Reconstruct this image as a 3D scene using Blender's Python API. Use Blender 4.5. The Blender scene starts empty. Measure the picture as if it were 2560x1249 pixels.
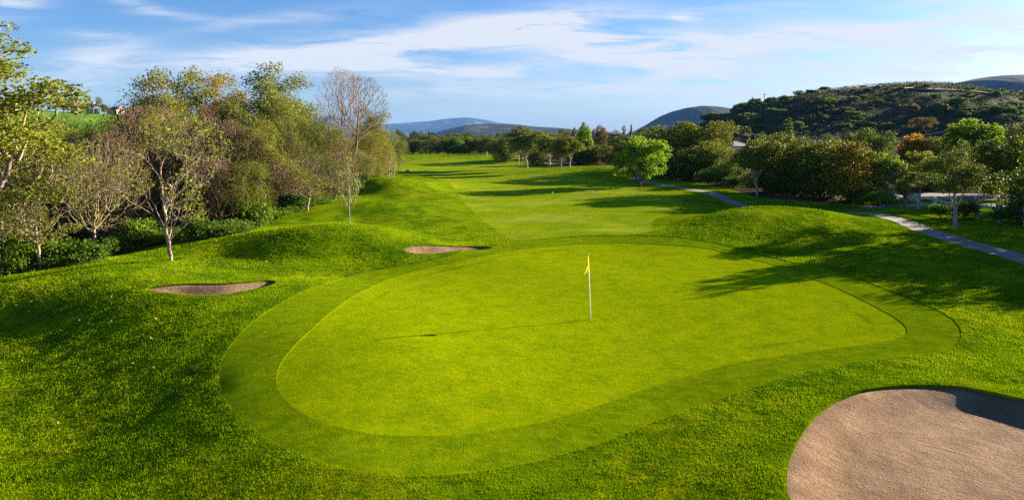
import bpy, math
import numpy as np

# ------------------------------------------------------------------ basics
F, CX, CY, EYE = 1668.0, 1280.0, 345.0, 5.9      # focal length in photo pixels, horizon, eye height
SUN_AZ, SUN_EL = math.radians(63.0), math.radians(14.5)   # azimuth clockwise from +Y
sc = bpy.context.scene
C = bpy.context.collection
rs = np.random.RandomState


def tag(o, label=None, cat=None, group=None, kind=None):
    if label: o['label'] = label
    if cat: o['category'] = cat
    if group: o['group'] = group
    if kind: o['kind'] = kind
    return o


def mesh_np(name, V, polys, mats=None, smooth=True, fattr=None, vattr=None, mat_idx=None):
    """mesh from a vertex array and a list of (n,k) index arrays"""
    me = bpy.data.meshes.new(name)
    V = np.asarray(V, dtype=np.float32)
    me.vertices.add(len(V)); me.vertices.foreach_set('co', V.ravel())
    polys = [np.asarray(p, dtype=np.int32) for p in polys if len(p)]
    loops = np.concatenate([p.ravel() for p in polys])
    tot = np.concatenate([np.full(len(p), p.shape[1], np.int32) for p in polys])
    start = np.concatenate([[0], np.cumsum(tot)[:-1]]).astype(np.int32)
    me.loops.add(len(loops)); me.loops.foreach_set('vertex_index', loops)
    me.polygons.add(len(tot)); me.polygons.foreach_set('loop_start', start)
    if smooth: me.polygons.foreach_set('use_smooth', np.ones(len(tot), bool))
    else: me.polygons.foreach_set('use_smooth', np.zeros(len(tot), bool))
    if mats:
        for m in (mats if isinstance(mats, (list, tuple)) else [mats]): me.materials.append(m)
    if mat_idx is not None: me.polygons.foreach_set('material_index', np.asarray(mat_idx, np.int32))
    for nm, arr in (fattr or {}).items():
        me.attributes.new(nm, 'FLOAT', 'FACE').data.foreach_set('value', np.asarray(arr, np.float32))
    for nm, arr in (vattr or {}).items():
        me.attributes.new(nm, 'FLOAT', 'POINT').data.foreach_set('value', np.asarray(arr, np.float32))
    me.update(calc_edges=True); me.validate()
    return me


def link(name, me, parent=None):
    o = bpy.data.objects.new(name, me); C.objects.link(o)
    if parent: o.parent = parent
    return o


def empty(name, loc, label, cat, group=None, rz=0.0):
    o = bpy.data.objects.new(name, None); C.objects.link(o)
    o.empty_display_size = 0.3
    o.location = loc; o.rotation_euler = (0, 0, rz)
    return tag(o, label, cat, group)


class MB:
    """collects boxes, tubes and sheets for one mesh"""
    def __init__(s): s.V = []; s.P = []; s.n = 0
    def add(s, V, polys):
        V = np.asarray(V, float)
        for p in polys: s.P.append(np.asarray(p) + s.n)
        s.V.append(V); s.n += len(V); return s
    def box(s, c, d, rz=0.0):
        x, y, z = np.array(d) / 2.0
        V = np.array([(i, j, k) for k in (-z, z) for (i, j) in ((-x, -y), (x, -y), (x, y), (-x, y))])
        ca, sa = math.cos(rz), math.sin(rz)
        V = np.c_[V[:, 0] * ca - V[:, 1] * sa, V[:, 0] * sa + V[:, 1] * ca, V[:, 2]] + np.array(c)
        return s.add(V, [[(3, 2, 1, 0), (4, 5, 6, 7), (0, 1, 5, 4), (1, 2, 6, 5), (2, 3, 7, 6), (3, 0, 4, 7)]])
    def tube(s, pts, radii, n=8, cap=True):
        pts = np.asarray(pts, float); radii = np.broadcast_to(np.asarray(radii, float), (len(pts),))
        rings = []
        for i, p in enumerate(pts):
            d = pts[min(i + 1, len(pts) - 1)] - pts[max(i - 1, 0)]; d /= np.linalg.norm(d) + 1e-9
            ref = np.array((1.0, 0, 0)) if abs(d[0]) < .9 else np.array((0, 1.0, 0))
            a = np.cross(d, ref); a /= np.linalg.norm(a); b = np.cross(d, a)
            t = np.linspace(0, 2 * math.pi, n, endpoint=False)
            rings.append(p + radii[i] * (np.cos(t)[:, None] * a + np.sin(t)[:, None] * b))
        V = np.concatenate(rings); m = len(pts)
        q = [(i * n + k, i * n + (k + 1) % n, (i + 1) * n + (k + 1) % n, (i + 1) * n + k) for i in range(m - 1) for k in range(n)]
        polys = [q]
        if cap: polys += [[tuple(range(n))[::-1]], [tuple(range((m - 1) * n, m * n))]]
        return s.add(V, polys)
    def build(s, name, mat, parent=None, smooth=False):
        V = np.concatenate(s.V); by = {}
        for p in s.P: by.setdefault(p.shape[1], []).append(p)
        me = mesh_np(name, V, [np.concatenate(v) for v in by.values()], mat, smooth)
        return link(name, me, parent)


# ------------------------------------------------------------------ value noise in numpy
def vnoise(x, y, seed=0):
    xi = np.floor(x).astype(np.int64); yi = np.floor(y).astype(np.int64)
    fx = x - xi; fy = y - yi; fx = fx * fx * (3 - 2 * fx); fy = fy * fy * (3 - 2 * fy)
    def h(a, b):
        n = (a * 374761393 + b * 668265263 + seed * 974711) & 0x7fffffff
        n = ((n ^ (n >> 13)) * 1274126177) & 0x7fffffff
        return ((n ^ (n >> 16)) & 0xffff) / 65535.0
    return (h(xi, yi) * (1 - fx) + h(xi + 1, yi) * fx) * (1 - fy) + (h(xi, yi + 1) * (1 - fx) + h(xi + 1, yi + 1) * fx) * fy


def fbm(x, y, seed=0, oct=4):
    s = 0; a = .5; t = 0
    for i in range(oct):
        s = s + a * vnoise(x * 2 ** i, y * 2 ** i, seed + i); t += a; a *= .5
    return s / t


def sstep(a, b, x):
    t = np.clip((x - a) / (b - a), 0, 1); return t * t * (3 - 2 * t)


# ------------------------------------------------------------------ terrain heights
# surveyed points: (px, py, z) seen in the photograph, at height z; and (px, 'D', Y, z) given by distance
SURVEY = [
    # foreground left, falling away to the left
    (0, 1249, -.95), (320, 1249, -.62), (640, 1249, -.22), (1280, 1249, .0), (1700, 1249, .02),
    (0, 1080, -1.12), (300, 1080, -.74), (0, 950, -1.18), (300, 950, -.66), (500, 950, -.33), (0, 800, -.95), (300, 800, -.42), (500, 800, -.1),
    (0, 725, -.45), (150, 700, -.18), (300, 715, .0), (0, 685, -.42), (200, 660, -.08), (425, 652, .02), (530, 690, .05), (720, 690, .0),
    (-500, 'D', 14, -1.1), (-500, 'D', 25, -1.3), (-500, 'D', 45, -1.8), (-1500, 'D', 12, -1.2), (-1500, 'D', 30, -1.6),
    (0, 'D', 36, -1.3), (200, 'D', 37, -.9), (100, 'D', 50, -1.5), (425, 'D', 40, -.25), (300, 'D', 55, -1.0),
    # green and fringe
    (700, 950, -.03), (1000, 1085, .0), (1000, 940, .14), (970, 850, .29), (1000, 770, .20), (850, 830, .20), (1200, 870, .13), (1477, 795, .0), (1477, 950, .0), (1300, 700, .02), (1600, 700, .03),
    (1500, 607, .10), (1900, 750, .03), (2200, 830, .05), (900, 1160, .0), (1500, 1080, .02), (600, 950, -.13), (1180, 645, .06),
    # beside the near bunker
    (1750, 1030, .05), (1900, 990, .14), (2000, 1040, .22), (2080, 980, .25), (2250, 940, .24), (2450, 950, .24), (2600, 990, .22),
    (1930, 1150, .16), (1920, 1249, .12), (2800, 1050, .20), (2950, 1249, .15), (2300, 'D', 9, .0), (3200, 'D', 15, .2),
    (2560, 880, .15), (2500, 820, .10), (2420, 800, .08), (2560, 760, .0),
    # mounds on the left of the fairway
    (880, 565, 1.2), (780, 583, 1.0), (700, 612, .6), (1000, 578, .78), (1060, 592, .35), (620, 645, .1), (880, 645, .08), (760, 655, .05),
    (1000, 645, .06), (1130, 603, .12), (880, 'D', 45.5, -.02), (700, 'D', 45, -.1), (1000, 'D', 45, .0), (780, 'D', 45, -.05),
    (930, 503, 1.02), (1020, 510, .76), (800, 522, .62), (1100, 530, .3), (1160, 560, .08), (700, 548, .15), (900, 553, .0), (1050, 565, .0),
    (930, 'D', 64, .0), (1020, 'D', 63, .0), (800, 'D', 66, .0),
    (1000, 447, 1.5), (930, 455, 1.25), (1060, 455, 1.1), (1110, 475, .3), (1000, 497, .05), (900, 480, .3), (1150, 497, .0),
    (1000, 'D', 92, .15), (920, 'D', 94, .2),
    # fairway
    (1280, 560, .0), (1280, 500, .0), (1280, 455, .0), (1280, 'D', 110, .0), (1280, 'D', 140, .1), (1280, 'D', 180, .0), (1280, 'D', 260, .1),
    (1100, 'D', 130, .1), (1060, 'D', 170, .0), (1000, 'D', 250, .0), (1500, 500, .0), (1500, 545, .0), (1450, 470, .0), (1600, 490, .1),
    (1210, 384, 1.1), (1120, 396, .7), (1300, 398, .7), (1070, 412, .5), (1210, 'D', 235, .2), (1150, 412, .1),
    (1440, 416, 1.0), (1380, 425, .6), (1520, 428, .7), (1400, 446, .0), (1520, 455, .0), (1440, 'D', 132, .3),
    # ridge behind the green
    (1350, 590, .27), (1520, 581, .34), (1640, 580, .32), (1260, 606, .2), (1350, 'D', 43, .0), (1520, 'D', 44, .0), (1680, 'D', 44, .02), (1420, 560, .0),
    # mound on the right
    (1890, 515, 1.3), (1800, 527, 1.02), (1720, 552, .6), (1660, 575, .33), (2000, 519, 1.1), (2090, 530, .8), (2160, 548, .42),
    (1890, 605, .06), (1780, 615, .06), (2050, 610, .05), (2000, 565, .65), (1880, 565, .72),
    (1890, 'D', 57, -.7), (2010, 'D', 56.5, -.7), (1750, 'D', 58, -.15), (2130, 'D', 54, -.3),
    (2200, 545, .0), (2300, 580, .0), (2450, 620, .0), (2560, 650, .0), (2230, 640, -.12), (2300, 700, -.12), (2080, 660, .02),
    # right wood and road
    (2380, 570, .1), (2300, 'D', 58, .1), (2000, 'D', 66, .1), (2560, 'D', 45, .2), (2350, 'D', 66, .05), (2560, 'D', 62, .1), (1600, 448, .2), (1760, 478, .0),
    (2900, 'D', 40, .3), (3400, 'D', 32, .3), (4200, 'D', 30, .3), (4200, 'D', 60, .3), (3000, 'D', 22, .3),
    # far and near limits
    (-1500, 'D', 100, -1.5), (0, 'D', 110, -1.0), (600, 'D', 90, -.2), (2000, 'D', 120, .2), (3500, 'D', 130, .3), (-1500, 'D', 400, 0), (500, 'D', 400, 0),
    (1280, 'D', 400, 0), (2200, 'D', 400, 0), (4000, 'D', 400, 0), (-1500, 'D', 5, -1.0), (300, 'D', 5, -.5), (1280, 'D', 5, -.05), (2300, 'D', 5, .0), (4000, 'D', 5, .2),
]


def _survey():
    P = []
    for s in SURVEY:
        if s[1] == 'D': px, Y, z = s[0], s[2], s[3]
        else: px, z = s[0], s[2]; Y = (EYE - z) * F / (s[1] - CY)
        P.append(((px - CX) / F, math.log(Y), z))
    return np.array(P)


_S = _survey()


def _phi(r2): return .5 * r2 * np.log(r2 + 1e-12)


def _fit():
    n = len(_S); X = _S[:, :2]
    r2 = ((X[:, None] - X[None]) ** 2).sum(2)
    A = np.zeros((n + 3, n + 3)); A[:n, :n] = _phi(r2) + np.eye(n) * 4e-4
    A[:n, n] = 1; A[:n, n + 1:] = X; A[n, :n] = 1; A[n + 1:, :n] = X.T
    return np.linalg.solve(A, np.r_[_S[:, 2], 0, 0, 0])


_Wt = _fit()


def base_h(x, y):
    x = np.atleast_1d(np.asarray(x, float)); y = np.atleast_1d(np.asarray(y, float))
    Y = np.clip(y, 4.5, 420); u = np.clip(x / np.maximum(Y, 4.5), -1.7, 1.8); v = np.log(Y)
    out = np.empty(len(x)); n = len(_S)
    for i in range(0, len(x), 20000):
        U = np.c_[u[i:i + 20000], v[i:i + 20000]]
        r2 = (U[:, :1] - _S[None, :, 0]) ** 2 + (U[:, 1:] - _S[None, :, 1]) ** 2
        out[i:i + 20000] = _phi(r2) @ _Wt[:n] + _Wt[n] + U @ _Wt[n + 1:]
    out += (fbm(x * .22, y * .22, 5, 3) - .5) * .10
    far = sstep(250, 420, y)
    return out * (1 - far)


def to_ground(px, py):
    """where the sight line of a photo pixel meets the ground"""
    u = (px - CX) / F; k = (py - CY) / F
    Y = np.exp(np.linspace(math.log(5), math.log(400), 900))
    d = EYE - k * Y - base_h(u * Y, Y)
    i = int(np.argmax(d < 0)) if (d < 0).any() else len(Y) - 1
    if i == 0: return (u * Y[0], Y[0])
    t = d[i - 1] / (d[i - 1] - d[i] + 1e-12); yy = Y[i - 1] + t * (Y[i] - Y[i - 1])
    return (u * yy, yy)


def outline(pts, n=8, ground=True):
    """closed smooth curve through photo points, laid on the ground"""
    W = np.array([to_ground(*p) for p in pts]) if ground else np.array(pts, float)
    out = []
    m = len(W)
    for i in range(m):
        p0, p1, p2, p3 = W[i - 1], W[i], W[(i + 1) % m], W[(i + 2) % m]
        for t in np.arange(n) / n:
            out.append(.5 * ((2 * p1) + (p2 - p0) * t + (2 * p0 - 5 * p1 + 4 * p2 - p3) * t * t + (3 * p1 - p0 - 3 * p2 + p3) * t ** 3))
    return np.array(out)


def strip(pts, width, n=8):
    """closed outline of a band along an open centre line of ground points"""
    W = np.array(pts, float); m = len(W); c = []
    E = np.vstack([2 * W[0] - W[1], W, 2 * W[-1] - W[-2]])
    for i in range(m - 1):
        p0, p1, p2, p3 = E[i], E[i + 1], E[i + 2], E[i + 3]
        for t in np.arange(n) / n:
            c.append(.5 * ((2 * p1) + (p2 - p0) * t + (2 * p0 - 5 * p1 + 4 * p2 - p3) * t * t + (3 * p1 - p0 - 3 * p2 + p3) * t ** 3))
    c.append(W[-1]); c = np.array(c)
    d = np.gradient(c, axis=0); d /= np.linalg.norm(d, axis=1)[:, None]; nrm = np.c_[-d[:, 1], d[:, 0]]
    w = np.broadcast_to(np.asarray(width, float), (len(c),))[:, None] / 2
    return np.vstack([c + nrm * w, (c - nrm * w)[::-1]])


def sdist(poly, x, y, margin=6.0):
    """signed distance to a closed polygon, negative inside"""
    out = np.full(len(x), margin); lo = poly.min(0) - margin; hi = poly.max(0) + margin
    idx = np.where((x > lo[0]) & (x < hi[0]) & (y > lo[1]) & (y < hi[1]))[0]
    A = poly; B = np.roll(poly, -1, 0); AB = B - A; L2 = (AB ** 2).sum(1) + 1e-12
    for s in range(0, len(idx), 6000):
        k = idx[s:s + 6000]; P = np.c_[x[k], y[k]]
        d = P[:, None] - A[None]; t = np.clip((d * AB).sum(2) / L2, 0, 1)
        q = d - t[..., None] * AB; dm = np.sqrt((q ** 2).sum(2).min(1))
        c = (A[None, :, 1] > P[:, 1:]) != (B[None, :, 1] > P[:, 1:])
        xi = A[None, :, 0] + (P[:, 1:] - A[None, :, 1]) * AB[None, :, 0] / (AB[None, :, 1] + 1e-12 * (AB[None, :, 1] == 0))
        ins = ((c & (P[:, :1] < xi)).sum(1) % 2) == 1
        out[k] = np.where(ins, -dm, np.minimum(dm, margin))
    return out


GREEN = outline([(690, 950), (700, 910), (730, 868), (775, 825), (830, 776), (890, 735), (970, 698), (1060, 671), (1180, 645), (1300, 623), (1400, 612),
                 (1500, 607), (1600, 607), (1700, 613), (1790, 625), (1900, 652), (2000, 684), (2080, 713), (2150, 745), (2210, 776), (2252, 802), (2268, 822),
                 (2258, 838), (2220, 850), (2130, 863), (2000, 880), (1900, 894), (1800, 914), (1700, 943), (1600, 975), (1500, 1010), (1400, 1040),
                 (1300, 1063), (1200, 1078), (1100, 1085), (1000, 1086), (920, 1079), (840, 1062), (780, 1042), (735, 1015), (703, 983)], 5)
FRINGE = outline([(548, 950), (557, 895), (590, 845), (640, 798), (710, 752), (800, 712), (900, 682), (1000, 664), (1100, 645), (1200, 622), (1290, 604),
                  (1400, 593), (1520, 588), (1640, 589), (1750, 600), (1880, 631), (2000, 658), (2110, 683), (2220, 724), (2310, 760), (2375, 792), (2402, 825),
                  (2398, 855), (2365, 876), (2280, 889), (2150, 903), (2000, 931), (1900, 962), (1800, 997), (1700, 1030), (1600, 1068), (1500, 1107), (1350, 1150),
                  (1200, 1177), (1050, 1188), (930, 1181), (830, 1162), (740, 1130), (660, 1090), (600, 1042), (560, 995)], 5)
BUNK_NEAR = outline([(1968, 1185), (1982, 1130), (2008, 1080), (2040, 1040), (2090, 1005), (2150, 981), (2220, 969), (2320, 965), (2420, 972), (2500, 987),
                     (2560, 1001), (2700, 1036), (2860, 1090), (2900, 1180), (2760, 1290), (2480, 1340), (2200, 1345), (2040, 1310), (1975, 1250)], 6)
BUNK_LEFT = outline([(362, 723), (420, 713), (480, 709), (560, 709), (620, 705), (672, 701), (690, 705), (672, 715), (630, 724), (580, 733), (540, 738), (480, 738), (430, 733), (390, 728)], 5)
BUNK_FAR = outline([(1010, 622), (1030, 614), (1070, 612), (1120, 614), (1180, 615), (1228, 617), (1225, 621), (1180, 625), (1130, 628), (1090, 633), (1040, 633), (1015, 628)], 5)
FAIRWAY = outline([(1300, 601), (1235, 570), (1200, 545), (1170, 515), (1150, 490), (1130, 465), (1090, 445), (1040, 431), (1000, 425), (1000, 410), (1040, 400), (1100, 395),
                   (1160, 397), (1220, 400), (1300, 412), (1390, 428), (1480, 446), (1560, 462), (1640, 480), (1700, 500), (1690, 530), (1640, 548), (1628, 562), (1640, 575), (1560, 586), (1420, 590)], 5)
PATH_C = [to_ground(*p) for p in ((2900, 745), (2700, 690), (2560, 647), (2450, 616), (2380, 596), (2300, 571), (2240, 548), (2190, 535))] + \
         [(x, y) for x, y in ((27.5, 56.5), (23.5, 59.0), (21.0, 62.5), (21.0, 68.5))] + [to_ground(*p) for p in ((1765, 479), (1700, 469), (1640, 459), (1600, 450), (1584, 438))] + \
         [(20.5, 110.0), (15.0, 123.0), (10.0, 140), (4, 165), (-1, 190), (-3, 215)]
PATH = strip(PATH_C, 1.45, 8)
ROAD = np.array([(31.5, 64.5), (40, 63.0), (60, 60.0), (90, 56), (90, 64), (60, 68.5), (40, 71.5), (31.5, 73)])
WALK = np.array([(31.0, 57.8), (40, 56.2), (60, 53.0), (90, 49), (90, 51.4), (60, 55.4), (40, 58.6), (31.0, 60.2)])
LWOOD = np.array([to_ground(*p) for p in ((235, 652), (300, 632), (400, 612), (500, 600), (640, 568), (720, 532), (860, 495), (900, 470), (935, 432), (985, 402))] +
                 [(-40, 240), (-200, 240), (-200, 20), (-28, 28), (-24, 33.5)])
RWOOD = np.array([(24, 66), (31, 61.5), (34, 63.5), (50, 62), (90, 57), (200, 80), (200, 250), (0, 300), (-25, 262), (2, 200), (8, 150), (16, 128), (24.5, 112), (22, 92), (25, 80)])


def bowl(x, y):
    """how much the bunkers sink the ground"""
    s = sdist(BUNK_NEAR, x, y, 3.0); d = .19 * sstep(0, .9, -s)
    s2 = sdist(BUNK_LEFT, x, y, 3.0); d = d + .27 * sstep(0, .9, -s2)
    s3 = sdist(BUNK_FAR, x, y, 3.0); d = d + .25 * sstep(0, .9, -s3)
    # small raised lips
    lip = .04 * np.exp(-s ** 2 / .5) + .02 * np.exp(-s2 ** 2 / .3)
    return d - lip


def ground_h(x, y):
    x = np.atleast_1d(np.asarray(x, float)); y = np.atleast_1d(np.asarray(y, float))
    return base_h(x, y) - bowl(x, y)


def gz(x, y): return float(ground_h(x, y)[0])
# ------------------------------------------------------------------ materials
class NT:
    def __init__(s, name, world=None):
        if world: s.nt = world.node_tree
        else:
            s.m = bpy.data.materials.new(name); s.m.use_nodes = True; s.nt = s.m.node_tree
        s.nt.nodes.clear()
    def n(s, t, ins=None, **props):
        nd = s.nt.nodes.new(t)
        for k, v in props.items(): setattr(nd, k, v)
        for k, v in (ins or {}).items(): s.put(nd.inputs[k], v)
        return nd
    def put(s, sock, v):
        if hasattr(v, 'is_output') or isinstance(v, bpy.types.NodeSocket): s.nt.links.new(v, sock)
        elif isinstance(v, bpy.types.Node): s.nt.links.new(v.outputs[0], sock)
        else:
            if isinstance(v, tuple) and len(v) == 3 and sock.type == 'RGBA': v = v + (1.0,)
            sock.default_value = v
    def math(s, op, a, b=0.0, c=0.0, clamp=False):
        nd = s.n('ShaderNodeMath', operation=op, use_clamp=clamp)
        s.put(nd.inputs[0], a); s.put(nd.inputs[1], b); s.put(nd.inputs[2], c)
        return nd.outputs[0]
    def mix(s, f, a, b, mode='MIX'):
        nd = s.n('ShaderNodeMix', data_type='RGBA', blend_type=mode)
        s.put(nd.inputs[0], f); s.put(nd.inputs[6], a); s.put(nd.inputs[7], b)
        return nd.outputs[2]
    def noise(s, vec, scale, detail=3.0, rough=.55, dist=0.0):
        nd = s.n('ShaderNodeTexNoise', {'Scale': scale, 'Detail': detail, 'Roughness': rough, 'Distortion': dist})
        if vec is not None: s.put(nd.inputs['Vector'], vec)
        return nd.outputs['Fac']
    def ramp(s, f, lo, hi, smooth=True):
        nd = s.n('ShaderNodeMapRange', {'From Min': lo, 'From Max': hi}, interpolation_type='SMOOTHSTEP' if smooth else 'LINEAR')
        s.put(nd.inputs[0], f); return nd.outputs[0]
    def pos(s): return s.n('ShaderNodeNewGeometry').outputs['Position']
    def scaled(s, vec, sx, sy, sz, rz=0.0):
        nd = s.n('ShaderNodeMapping', {'Scale': (sx, sy, sz), 'Rotation': (0, 0, rz)}); s.put(nd.inputs[0], vec); return nd.outputs[0]
    def attr(s, name): return s.n('ShaderNodeAttribute', attribute_name=name).outputs['Fac']
    def bump(s, h, strength, dist):
        return s.n('ShaderNodeBump', {'Height': h, 'Strength': strength, 'Distance': dist}).outputs[0]
    def out(s, sh):
        o = s.n('ShaderNodeOutputMaterial'); s.nt.links.new(sh, o.inputs[0]); return s.m
    def turf(s, col, normal=None):
        nd = s.n('ShaderNodeBsdfDiffuse', {'Color': col, 'Roughness': .6})
        if normal is not None: s.put(nd.inputs['Normal'], normal)
        return nd.outputs[0]
    def princ(s, col, rough=.8, normal=None, spec=.25, metal=0.0):
        nd = s.n('ShaderNodeBsdfPrincipled', {'Base Color': col, 'Roughness': rough, 'Specular IOR Level': spec, 'Metallic': metal})
        if normal is not None: s.put(nd.inputs['Normal'], normal)
        return nd.outputs[0]


def simple(name, col, rough=.7, var=.25, scale=6.0, spec=.3, metal=0.0, bump=0.0, bscale=30.0):
    t = NT(name); p = t.pos(); f = t.noise(p, scale, 4)
    dark = tuple(c * (1 - var) for c in col); lite = tuple(min(1, c * (1 + var)) for c in col)
    nrm = t.bump(t.noise(p, bscale, 3), 1.0, bump) if bump else None
    return t.out(t.princ(t.mix(t.ramp(f, .3, .7), dark, lite), rough, nrm, spec, metal))


# greens of the turf (real base colours)
RO_D, RO_M, RO_Y = (.046, .118, .0015), (.190, .290, .0020), (.420, .425, .0040)


def rough_color(t, p):
    a = t.ramp(t.noise(p, .55, 5, .6), .38, .66)
    b = t.ramp(t.noise(t.scaled(p, 1, 1, 1, .7), .26, 5, .62), .44, .66)
    c = t.ramp(t.noise(p, 3.2, 4, .65), .35, .70)
    col = t.mix(a, RO_D, RO_M)
    col = t.mix(t.math('MULTIPLY', c, .55), col, RO_M)
    return t.mix(t.math('MULTIPLY', b, t.math('MULTIPLY', t.ramp(t.noise(p, 2.3, 5, .7), .36, .64), .65)), col, RO_Y)


def grass_mat():
    t = NT('rough_turf'); p = t.pos()
    col = rough_color(t, p)
    fw = t.math('MULTIPLY', t.attr('near_fairway'), t.ramp(t.noise(p, 1.1, 5, .7), .25, .7))
    col = t.mix(fw, col, (.21, .30, .0035))
    dirt = t.attr('dirt'); dn = t.noise(p, .8, 5, .6)  # brown wood floor: soil and litter, and the shade under the trees as colour
    soil_shade = t.mix(t.noise(p, 5, 4), (.050, .036, .018), (.13, .095, .050))
    f = t.ramp(t.math('ADD', dirt, t.math('MULTIPLY', t.math('SUBTRACT', dn, .5), .9)), .35, .65)
    col = t.mix(f, col, soil_shade)
    h = t.math('ADD', t.noise(p, 9, 5, .7), t.math('MULTIPLY', t.noise(p, 38, 3, .7), .5))
    return t.out(t.turf(col, t.bump(h, 1.0, .10)))


def mown_mat(name, d, l, y, s1, s2, bs, bd, stripes=None, inset=False):
    t = NT(name); p = t.pos()
    a = t.ramp(t.noise(p, s1, 5, .62), .32, .68); b = t.ramp(t.noise(t.scaled(p, 1, 1.6, 1, .5), s2, 5, .65), .42, .72)
    col = t.mix(a, d, l); col = t.mix(t.math('MULTIPLY', b, .7), col, y)
    if inset:
        # faint ring left by mowers turning inside the edge
        e = t.attr('inset'); q = t.math('DIVIDE', t.math('SUBTRACT', e, .95), .13)
        g = t.math('EXPONENT', t.math('MULTIPLY', t.math('MULTIPLY', q, q), -1.0))
        col = t.mix(t.math('MULTIPLY', g, t.math('MULTIPLY', t.ramp(t.noise(p, .22, 3), .50, .62), .6)), col, tuple(c * .6 for c in d))
    if stripes:
        w = t.n('ShaderNodeTexWave', {'Vector': t.scaled(p, 1, 1, 1, stripes[1]), 'Scale': stripes[0], 'Distortion': 1.2, 'Detail': 2, 'Detail Scale': .6}).outputs['Fac']
        col = t.mix(t.math('MULTIPLY', t.ramp(w, .3, .7), stripes[2]), col, d)
    h = t.math('ADD', t.noise(p, bs, 4, .7), t.math('MULTIPLY', t.noise(p, bs * .22, 3, .6), .8))
    return t.out(t.turf(col, t.bump(h, .8, bd)))


def sand_mat():
    t = NT('bunker_sand'); p = t.pos()
    f = t.noise(p, 1.3, 5, .6); g = t.noise(p, 26, 4, .7)
    col = t.mix(t.ramp(f, .3, .7), (.195, .115, .062), (.320, .203, .118))
    col = t.mix(t.math('MULTIPLY', t.ramp(g, .50, .66), .7), col, (.11, .068, .042))
    w = t.noise(t.scaled(t.n('ShaderNodeMapping', {'Rotation': (0, 0, .6), 'Vector': p}), 1.3, 8, 1), 1.0, 5, .7, 1.1)      # rake lines
    h = t.math('ADD', t.math('MULTIPLY', g, .7), t.math('ADD', t.math('MULTIPLY', w, .7), t.math('MULTIPLY', t.noise(p, 2.6, 5, .7), 1.3)))
    return t.out(t.princ(col, .95, t.bump(h, 1.0, .10), .1))


def paved_mat(name, a, b, crack=True):
    t = NT(name); p = t.pos()
    col = t.mix(t.ramp(t.noise(p, .7, 5, .6), .35, .65), a, b)
    col = t.mix(t.math('MULTIPLY', t.ramp(t.noise(p, 9, 4, .7), .5, .75), .3), col, tuple(c * .5 for c in a))
    return t.out(t.princ(col, .85, t.bump(t.noise(p, 60, 3), .5, .01), .25))


M = {}
M['rough'] = grass_mat()
M['green'] = mown_mat('green_turf', (.180, .275, .0010), (.275, .350, .0010), (.385, .420, .0015), 1.3, 4.2, 42, .03, None, True)
M['fringe'] = mown_mat('fringe_turf', (.118, .195, .0012), (.182, .262, .0012), (.255, .320, .0020), 1.6, 2.6, 30, .05)
M['fairway'] = mown_mat('fairway_turf', (.170, .265, .0030), (.250, .330, .0040), (.390, .400, .040), .35, .12, 18, .05, (.14, .35, .25))
M['sand'] = sand_mat()
M['path'] = paved_mat('path_concrete', (.150, .132, .108), (.235, .21, .172))
M['road'] = paved_mat('road_asphalt', (.085, .082, .080), (.13, .125, .12))
M['walk'] = paved_mat('walk_concrete', (.22, .195, .165), (.31, .275, .235))


def blade_mat():
    t = NT('grass_blades'); p = t.pos(); r = t.attr('rnd')
    col = rough_color(t, p)
    col = t.mix(t.math('MULTIPLY', r, .55), col, (.20, .32, .004))
    d = t.n('ShaderNodeBsdfDiffuse', {'Color': col}).outputs[0]; tr = t.n('ShaderNodeBsdfTranslucent', {'Color': col}).outputs[0]
    mx = t.n('ShaderNodeMixShader', {0: .35}); t.put(mx.inputs[1], d); t.put(mx.inputs[2], tr)
    return t.out(mx.outputs[0])


def leaf_mat(name, c0, c1, c2, trans=.38):
    """leaves: three tones picked leaf by leaf, tinted by the colour of each tree"""
    t = NT(name); r = t.attr('rnd')
    col = t.mix(t.ramp(r, .0, .55, False), c0, c1); col = t.mix(t.ramp(r, .55, 1.0, False), col, c2)
    oc = t.n('ShaderNodeObjectInfo').outputs['Color']
    col = t.mix(1.0, col, oc, 'MULTIPLY')
    d = t.n('ShaderNodeBsdfPrincipled', {'Base Color': col, 'Roughness': .6, 'Specular IOR Level': .12}).outputs[0]
    tr = t.n('ShaderNodeBsdfTranslucent', {'Color': col}).outputs[0]
    mx = t.n('ShaderNodeMixShader', {0: trans}); t.put(mx.inputs[1], d); t.put(mx.inputs[2], tr)
    return t.out(mx.outputs[0])


def bark_mat(name, a, b, sc_=5.0):
    t = NT(name); p = t.n('ShaderNodeTexCoord').outputs['Object']
    f = t.ramp(t.noise(t.scaled(p, 1, 1, .35), sc_, 5, .65), .35, .65)
    return t.out(t.princ(t.mix(f, a, b), .9, t.bump(t.noise(t.scaled(p, 1, 1, .3), 18, 4), .8, .03), .15))


M['blades'] = blade_mat()
M['leaf_oak'] = leaf_mat('oak_leaves', (.026, .042, .004), (.098, .118, .009), (.330, .300, .018), .27)
M['leaf_olive'] = leaf_mat('olive_leaves', (.075, .095, .016), (.190, .210, .034), (.340, .330, .080))
M['leaf_willow'] = leaf_mat('willow_leaves', (.058, .076, .014), (.150, .172, .024), (.285, .280, .056))
M['leaf_bright'] = leaf_mat('bright_leaves', (.085, .170, .006), (.165, .290, .008), (.280, .400, .014), .45)
M['leaf_syc'] = leaf_mat('young_leaves', (.100, .125, .009), (.185, .210, .015), (.300, .300, .034), .42)
M['leaf_shrub'] = leaf_mat('shrub_leaves', (.034, .065, .006), (.085, .150, .010), (.180, .260, .022))
M['leaf_scrub'] = leaf_mat('scrub_leaves', (.022, .038, .006), (.052, .070, .012), (.110, .105, .024), .25)
M['leaf_willow2'] = leaf_mat('spring_willow_leaves', (.075, .085, .016), (.150, .150, .026), (.240, .215, .050))
M['leaf_palm'] = leaf_mat('palm_fronds', (.060, .085, .012), (.120, .150, .020), (.240, .210, .050), .3)
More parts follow.
